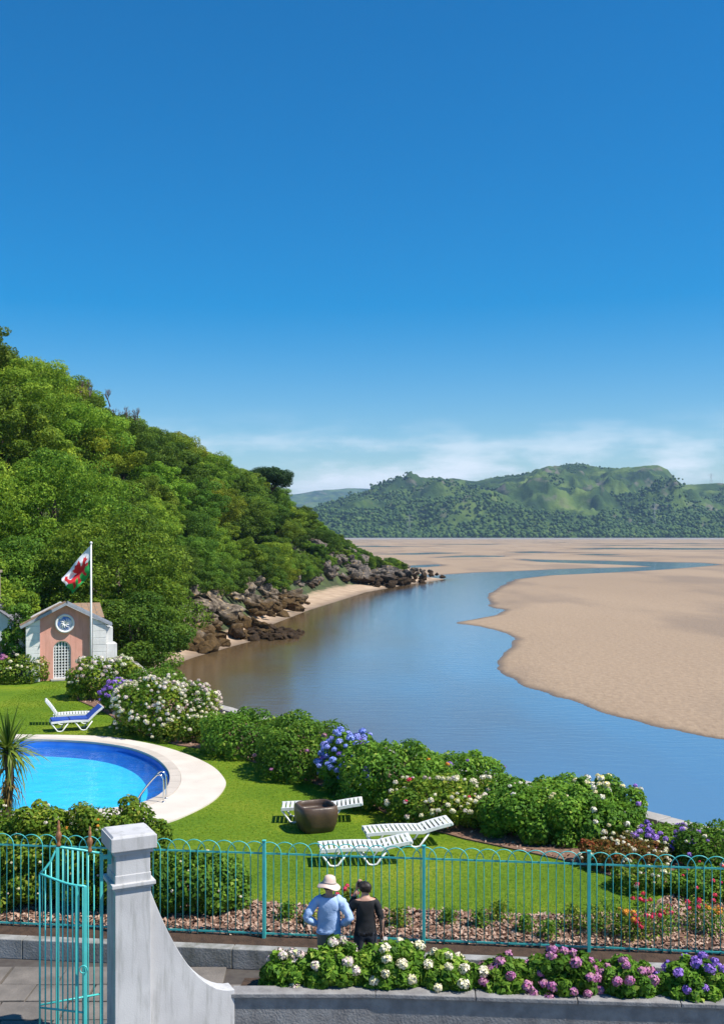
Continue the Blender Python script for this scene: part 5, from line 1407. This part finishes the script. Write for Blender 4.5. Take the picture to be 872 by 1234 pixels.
# ------------------------------------------------------------------ pool handrails
hx_, hy_ = gp(199, 966)
hr = empty('pool_handrail', (hx_, hy_, .04), math.radians(0)); tag(hr, 'pair of curved steel handrails at the pool steps', 'handrail')
for s in (-.2, .2):
    pth = [(0, s, -.05), (0, s, .5), (-.02, s, .62), (-.10, s, .70), (-.20, s, .68), (-.45, s, .40), (-.66, s, .10), (-.70, s, -.05), (-.70, s, -.4)]
    pp = [Vector(q) for q in pth]; sm = []
    for i in range(len(pp) - 1):
        p0, p1, p2, p3 = pp[max(i - 1, 0)], pp[i], pp[i + 1], pp[min(i + 2, len(pp) - 1)]
        for k_ in range(5):
            t = k_ / 5; sm.append(.5 * ((2 * p1) + (p2 - p0) * t + (2 * p0 - 5 * p1 + 4 * p2 - p3) * t * t + (3 * p1 - p0 - 3 * p2 + p3) * t ** 3))
    sm.append(pp[-1]); MB().tube(sm, .022, 8).build('rail', M['chrome'], hr, True)
    MB().lathe([(.05, 0), (.05, .012), (.025, .02)], 12, (0, s, 0)).build('base_flange', M['chrome'], hr, True)

# ------------------------------------------------------------------ people
def skin_body(name, verts, edges, radii):
    me = bpy.data.meshes.new(name); me.from_pydata(verts, edges, [])
    o = bpy.data.objects.new(name, me); col.objects.link(o)
    mod = o.modifiers.new('Skin', 'SKIN'); mod.use_smooth_shade = True
    sk = me.skin_vertices[0].data if me.skin_vertices else None
    if sk is None:
        bm = bmesh.new(); bm.from_mesh(me); bm.verts.layers.skin.verify(); bm.to_mesh(me); bm.free(); sk = me.skin_vertices[0].data
    for i, r in enumerate(radii): sk[i].radius = r if isinstance(r, tuple) else (r, r); sk[i].use_root = (i == 0)
    o.modifiers.new('Sub', 'SUBSURF').levels = 2; o.modifiers['Sub'].render_levels = 2
    dg = bpy.context.evaluated_depsgraph_get(); ev = o.evaluated_get(dg); out = bpy.data.meshes.new_from_object(ev)
    bpy.data.objects.remove(o); out.name = name
    return out
def garment(body, test, off, m, name, parent, wr=.004, cuts=(.10, .88, .90, .95, .96, 1.15, 1.45, 1.475, 1.575, 1.60, 1.66, 1.70)):
    bm = bmesh.new(); bm.from_mesh(body); bm.normal_update()
    for zc_ in cuts: bmesh.ops.bisect_plane(bm, geom=bm.verts[:] + bm.edges[:] + bm.faces[:], plane_co=(0, 0, zc_), plane_no=(0, 0, 1))
    dele = [f for f in bm.faces if not test(f.calc_center_median())]; bmesh.ops.delete(bm, geom=dele, context='FACES')
    bmesh.ops.delete(bm, geom=[v for v in bm.verts if not v.link_faces], context='VERTS'); bmesh.ops.remove_doubles(bm, verts=bm.verts, dist=1e-5)
    left = set(bm.faces); best = []
    while left:
        f0 = left.pop(); comp = [f0]; st = [f0]
        while st:
            for e in st.pop().edges:
                for g in e.link_faces:
                    if g in left: left.discard(g); comp.append(g); st.append(g)
        if len(comp) > len(best): best = comp
    if name in ('hair', 'shirt', 'top'):
        bs = set(best); bmesh.ops.delete(bm, geom=[f for f in bm.faces if f not in bs], context='FACES')
    for v in bm.verts: v.co += v.normal * (off + wr * 2.6 * noise.noise(Vector((v.co.x * 16 + v.co.z * 5, v.co.y * 9, v.co.z * 9 - v.co.x * 6))) + wr * 1.4 * noise.noise(v.co * 38))
    me = bpy.data.meshes.new(name); bm.to_mesh(me); bm.free(); me.materials.clear(); me.materials.append(m)
    me.polygons.foreach_set('use_smooth', [True] * len(me.polygons)); return link(name, me, parent)
def hand(parent, p, d, palm_n, curl, m):
    """palm plus five fingers from wrist p along d"""
    d = Vector(d).normalized(); nn = Vector(palm_n); nn = (nn - d * nn.dot(d)).normalized(); w = d.cross(nn); p = Vector(p); b = MB()
    b.tube([p - d * .02, p + d * .03, p + d * .07, p + d * .095], [.024, .034, .036, .028], 8)
    for i, (o_, L) in enumerate(((-.03, .065), (-.010, .078), (.010, .075), (.028, .058))):
        s = p + d * .085 + w * o_; a = d; q1 = s + a * L * .45; a2 = (d * math.cos(curl) + nn * math.sin(curl)); q2 = q1 + a2 * L * .35; a3 = (d * math.cos(curl * 1.9) + nn * math.sin(curl * 1.9)); b.tube([s, q1, q2, q2 + a3 * L * .3], [.0095, .009, .008, .006], 6)
    s = p + d * .03 - w * .03; b.tube([s, s - w * .03 + d * .02, s - w * .038 + d * .055 + nn * .015], [.012, .011, .007], 6)
    return b.build('hand', m, parent, True)
def person(loc, rz, arms, label, scale, woman):
    hw_ = .165 if woman else .20
    V = [(0, 0, .95), (0, .005, 1.10), (0, .0, 1.27), (0, -.005, 1.42), (0, .0, 1.50), (0, .015, 1.56), (0, .02, 1.64), (0, .015, 1.715)]
    k = 1.0 if woman else 1.14
    R = [(.165 * k, .115), (.145 * k, .10), (.165 * k, .11 * k), (.12 * k, .085), (.055, .055), (.060, .065), (.082, .098), (.062, .075)]
    E = [(i, i + 1) for i in range(7)]
    def chain(start, pts, rad):
        last = start
        for p, r in zip(pts, rad): V.append(p); R.append(r); E.append((last, len(V) - 1)); last = len(V) - 1
        return last
    for s, (el, wr) in zip((-1, 1), arms):
        sh_ = (s * hw_, -.005, 1.405)
        mid1 = tuple((Vector(sh_) + Vector(el)) / 2); mid2 = tuple((Vector(el) + Vector(wr)) / 2)
        chain(3, [sh_, mid1, el, mid2, wr], [.062, .052, .043, .040, .027])
    for s in (-1, 1):
        chain(0, [(s * .095, 0, .86), (s * .10, .01, .66), (s * .10, .015, .50), (s * .10, -.015, .30), (s * .10, -.02, .09), (s * .105, .06, .045), (s * .11, .15, .035)], [.095, .078, .058, .056, .042, .042, .034])
    chain(6, [(0, .118, 1.625)], [.016]); chain(6, [(-.088, .01, 1.63)], [.022]); chain(6, [(.088, .01, 1.63)], [.022])
    o = empty('person', loc, rz); o.scale = (scale,) * 3; tag(o, label, 'person')
    body = skin_body('body', V, E, R); body.materials.append(M['skin']); link('body', body, o)
    return o, body
# man, hands on hips
mo, mb = person((-.53, 17.35, -.30), math.radians(-4), [((-.36, -.12, 1.17), (-.20, .02, 1.02)), ((.36, -.12, 1.17), (.20, .02, 1.02))], 'person in cream sun hat and pale blue shirt with hands on hips', 1.0, False)
garment(mb, lambda c: .90 < c.z < 1.475, .024, M['shirt'], 'shirt', mo, .009)
garment(mb, lambda c: .10 < c.z < .96 and abs(c.x) < .26, .014, M['khaki'], 'trousers', mo)
garment(mb, lambda c: c.z < .10, .008, M['shoe'], 'shoes', mo, 0)
garment(mb, lambda c: c.z > 1.60 and c.y < .06, .012, M['hair'], 'hair', mo, .003)
hand(mo, (-.20, .02, 1.01), (.55, .35, -.5), (.7, -.3, .4), .5, M['skin']); hand(mo, (.20, .02, 1.01), (-.55, .35, -.5), (-.7, -.3, .4), .5, M['skin'])
b = MB(); prof = [(.0, .125), (.05, .122), (.082, .105), (.098, .06), (.106, 0), (.112, -.015), (.15, -.035), (.185, -.062), (.19, -.066), (.185, -.055), (.15, -.026), (.112, -.004)]
n = 28; vs = []
for r_, z_ in prof:
    for k_ in range(n):
        a = 2 * PI * k_ / n; wv_ = (.018 * math.sin(3 * a + .5) if r_ > .12 else 0); vs.append((r_ * math.cos(a), r_ * 1.1 * math.sin(a), z_ + wv_))
fs = [(i * n + k_, i * n + (k_ + 1) % n, (i + 1) * n + (k_ + 1) % n, (i + 1) * n + k_) for i in range(len(prof) - 1) for k_ in range(n)]
b.add(vs, fs); h_ = b.build('hat', M['hat'], mo, True); h_.location = (.005, .015, 1.69); h_.rotation_euler = (-.12, .12, 0)
MB().tube([(.107 * math.cos(a), .118 * math.sin(a), .012) for a in np.linspace(0, 2 * PI, 24, endpoint=False)], .008, 6, closed=True).build('hat_band', M['coping'], h_, True)
for s in (-1, 1): MB().lathe([(0, -.01), (.009, -.004), (.009, .004), (0, .01)], 8, (s * .034, .108, 1.648)).build('eye', M['hair'], mo, True)
MB().tube([(-.022, .106, 1.582), (0, .112, 1.579), (.022, .106, 1.582)], .006, 6).build('mouth', M['skin'], mo, True)
# woman with camera
wo2, wb = person((.055, 17.3, -.30), math.radians(8), [((-.26, .14, 1.20), (-.105, .20, 1.56)), ((.255, -.04, 1.13), (.27, .05, .90))], 'person in black top holding a camera up to her face', 1.0, True)
garment(wb, lambda c: .88 < c.z < 1.45 and not (c.x > .2 and c.z < 1.15) and not (c.y > .165), .014, M['black'], 'top', wo2, .004)
garment(wb, lambda c: .10 < c.z < .95 and abs(c.x) < .215, .014, M['denim'], 'trousers', wo2)
garment(wb, lambda c: c.z < .10, .008, M['shoe'], 'shoes', wo2, 0)
garment(wb, lambda c: c.z > 1.575 and (c.y < .055 or c.z > 1.70), .018, M['hair'], 'hair', wo2, .009)
hand(wo2, (-.105, .205, 1.57), (.25, .1, .95), (.9, .3, 0), .9, M['skin']); hand(wo2, (.27, .05, .89), (.0, .1, -1), (-1, 0, 0), .5, M['skin'])
for s in (-1, 1): MB().lathe([(0, -.01), (.009, -.004), (.009, .004), (0, .01)], 8, (s * .034, .108, 1.648)).build('eye', M['hair'], wo2, True)
MB().tube([(-.022, .106, 1.582), (0, .112, 1.579), (.022, .106, 1.582)], .006, 6).build('mouth', M['skin'], wo2, True)
cm_ = empty('handheld_camera', (.055 - .07, 17.3 + .17, 1.335), math.radians(8)); tag(cm_, 'black compact camera held up by the person in black', 'camera')
MB().box((0, 0, 0), (.13, .05, .085)).build('camera_case', M['camera_black'], cm_, bevel=.008)
b = MB(); b.tube([(0, .02, 0), (0, .09, 0)], [.033, .030], 14); b.build('lens', M['camera_black'], cm_, True)
bg = empty('shoulder_bag', (.055 + .30, 17.28, .22), math.radians(-12)); tag(bg, 'grey shoulder bag hanging at the hip of the person in black', 'bag')
b = MB(); b.box((0, 0, .16), (.11, .30, .30), taper=.7); b.build('bag_body', M['bag'], bg, bevel=.03)
b = MB(); b.tube([(0, -.1, .30), (-.06, -.05, .62), (-.12, 0, .86), (-.11, .05, .86), (-.05, .08, .6), (0, .1, .30)], .010, 6); b.build('strap', M['black'], bg, True)

# ------------------------------------------------------------------ air
hz = MB(); hz.box((300, 4600, 190), (12000, 9600, 400))
me = bpy.data.meshes.new('haze'); me.from_pydata(hz.v, [], hz.f)
hm_, n, l, p = new_mat('air_haze'); n.remove(p)
pv = n.new('ShaderNodeVolumePrincipled'); pv.inputs['Color'].default_value = (.46, .72, 1.0, 1); pv.inputs['Density'].default_value = .000085; pv.inputs['Anisotropy'].default_value = .1
l.new(pv.outputs[0], n['Material Output'].inputs['Volume']); me.materials.append(hm_)
hob = link('haze', me); tag(hob, 'thin blue summer haze over the estuary', 'haze', kind='stuff')
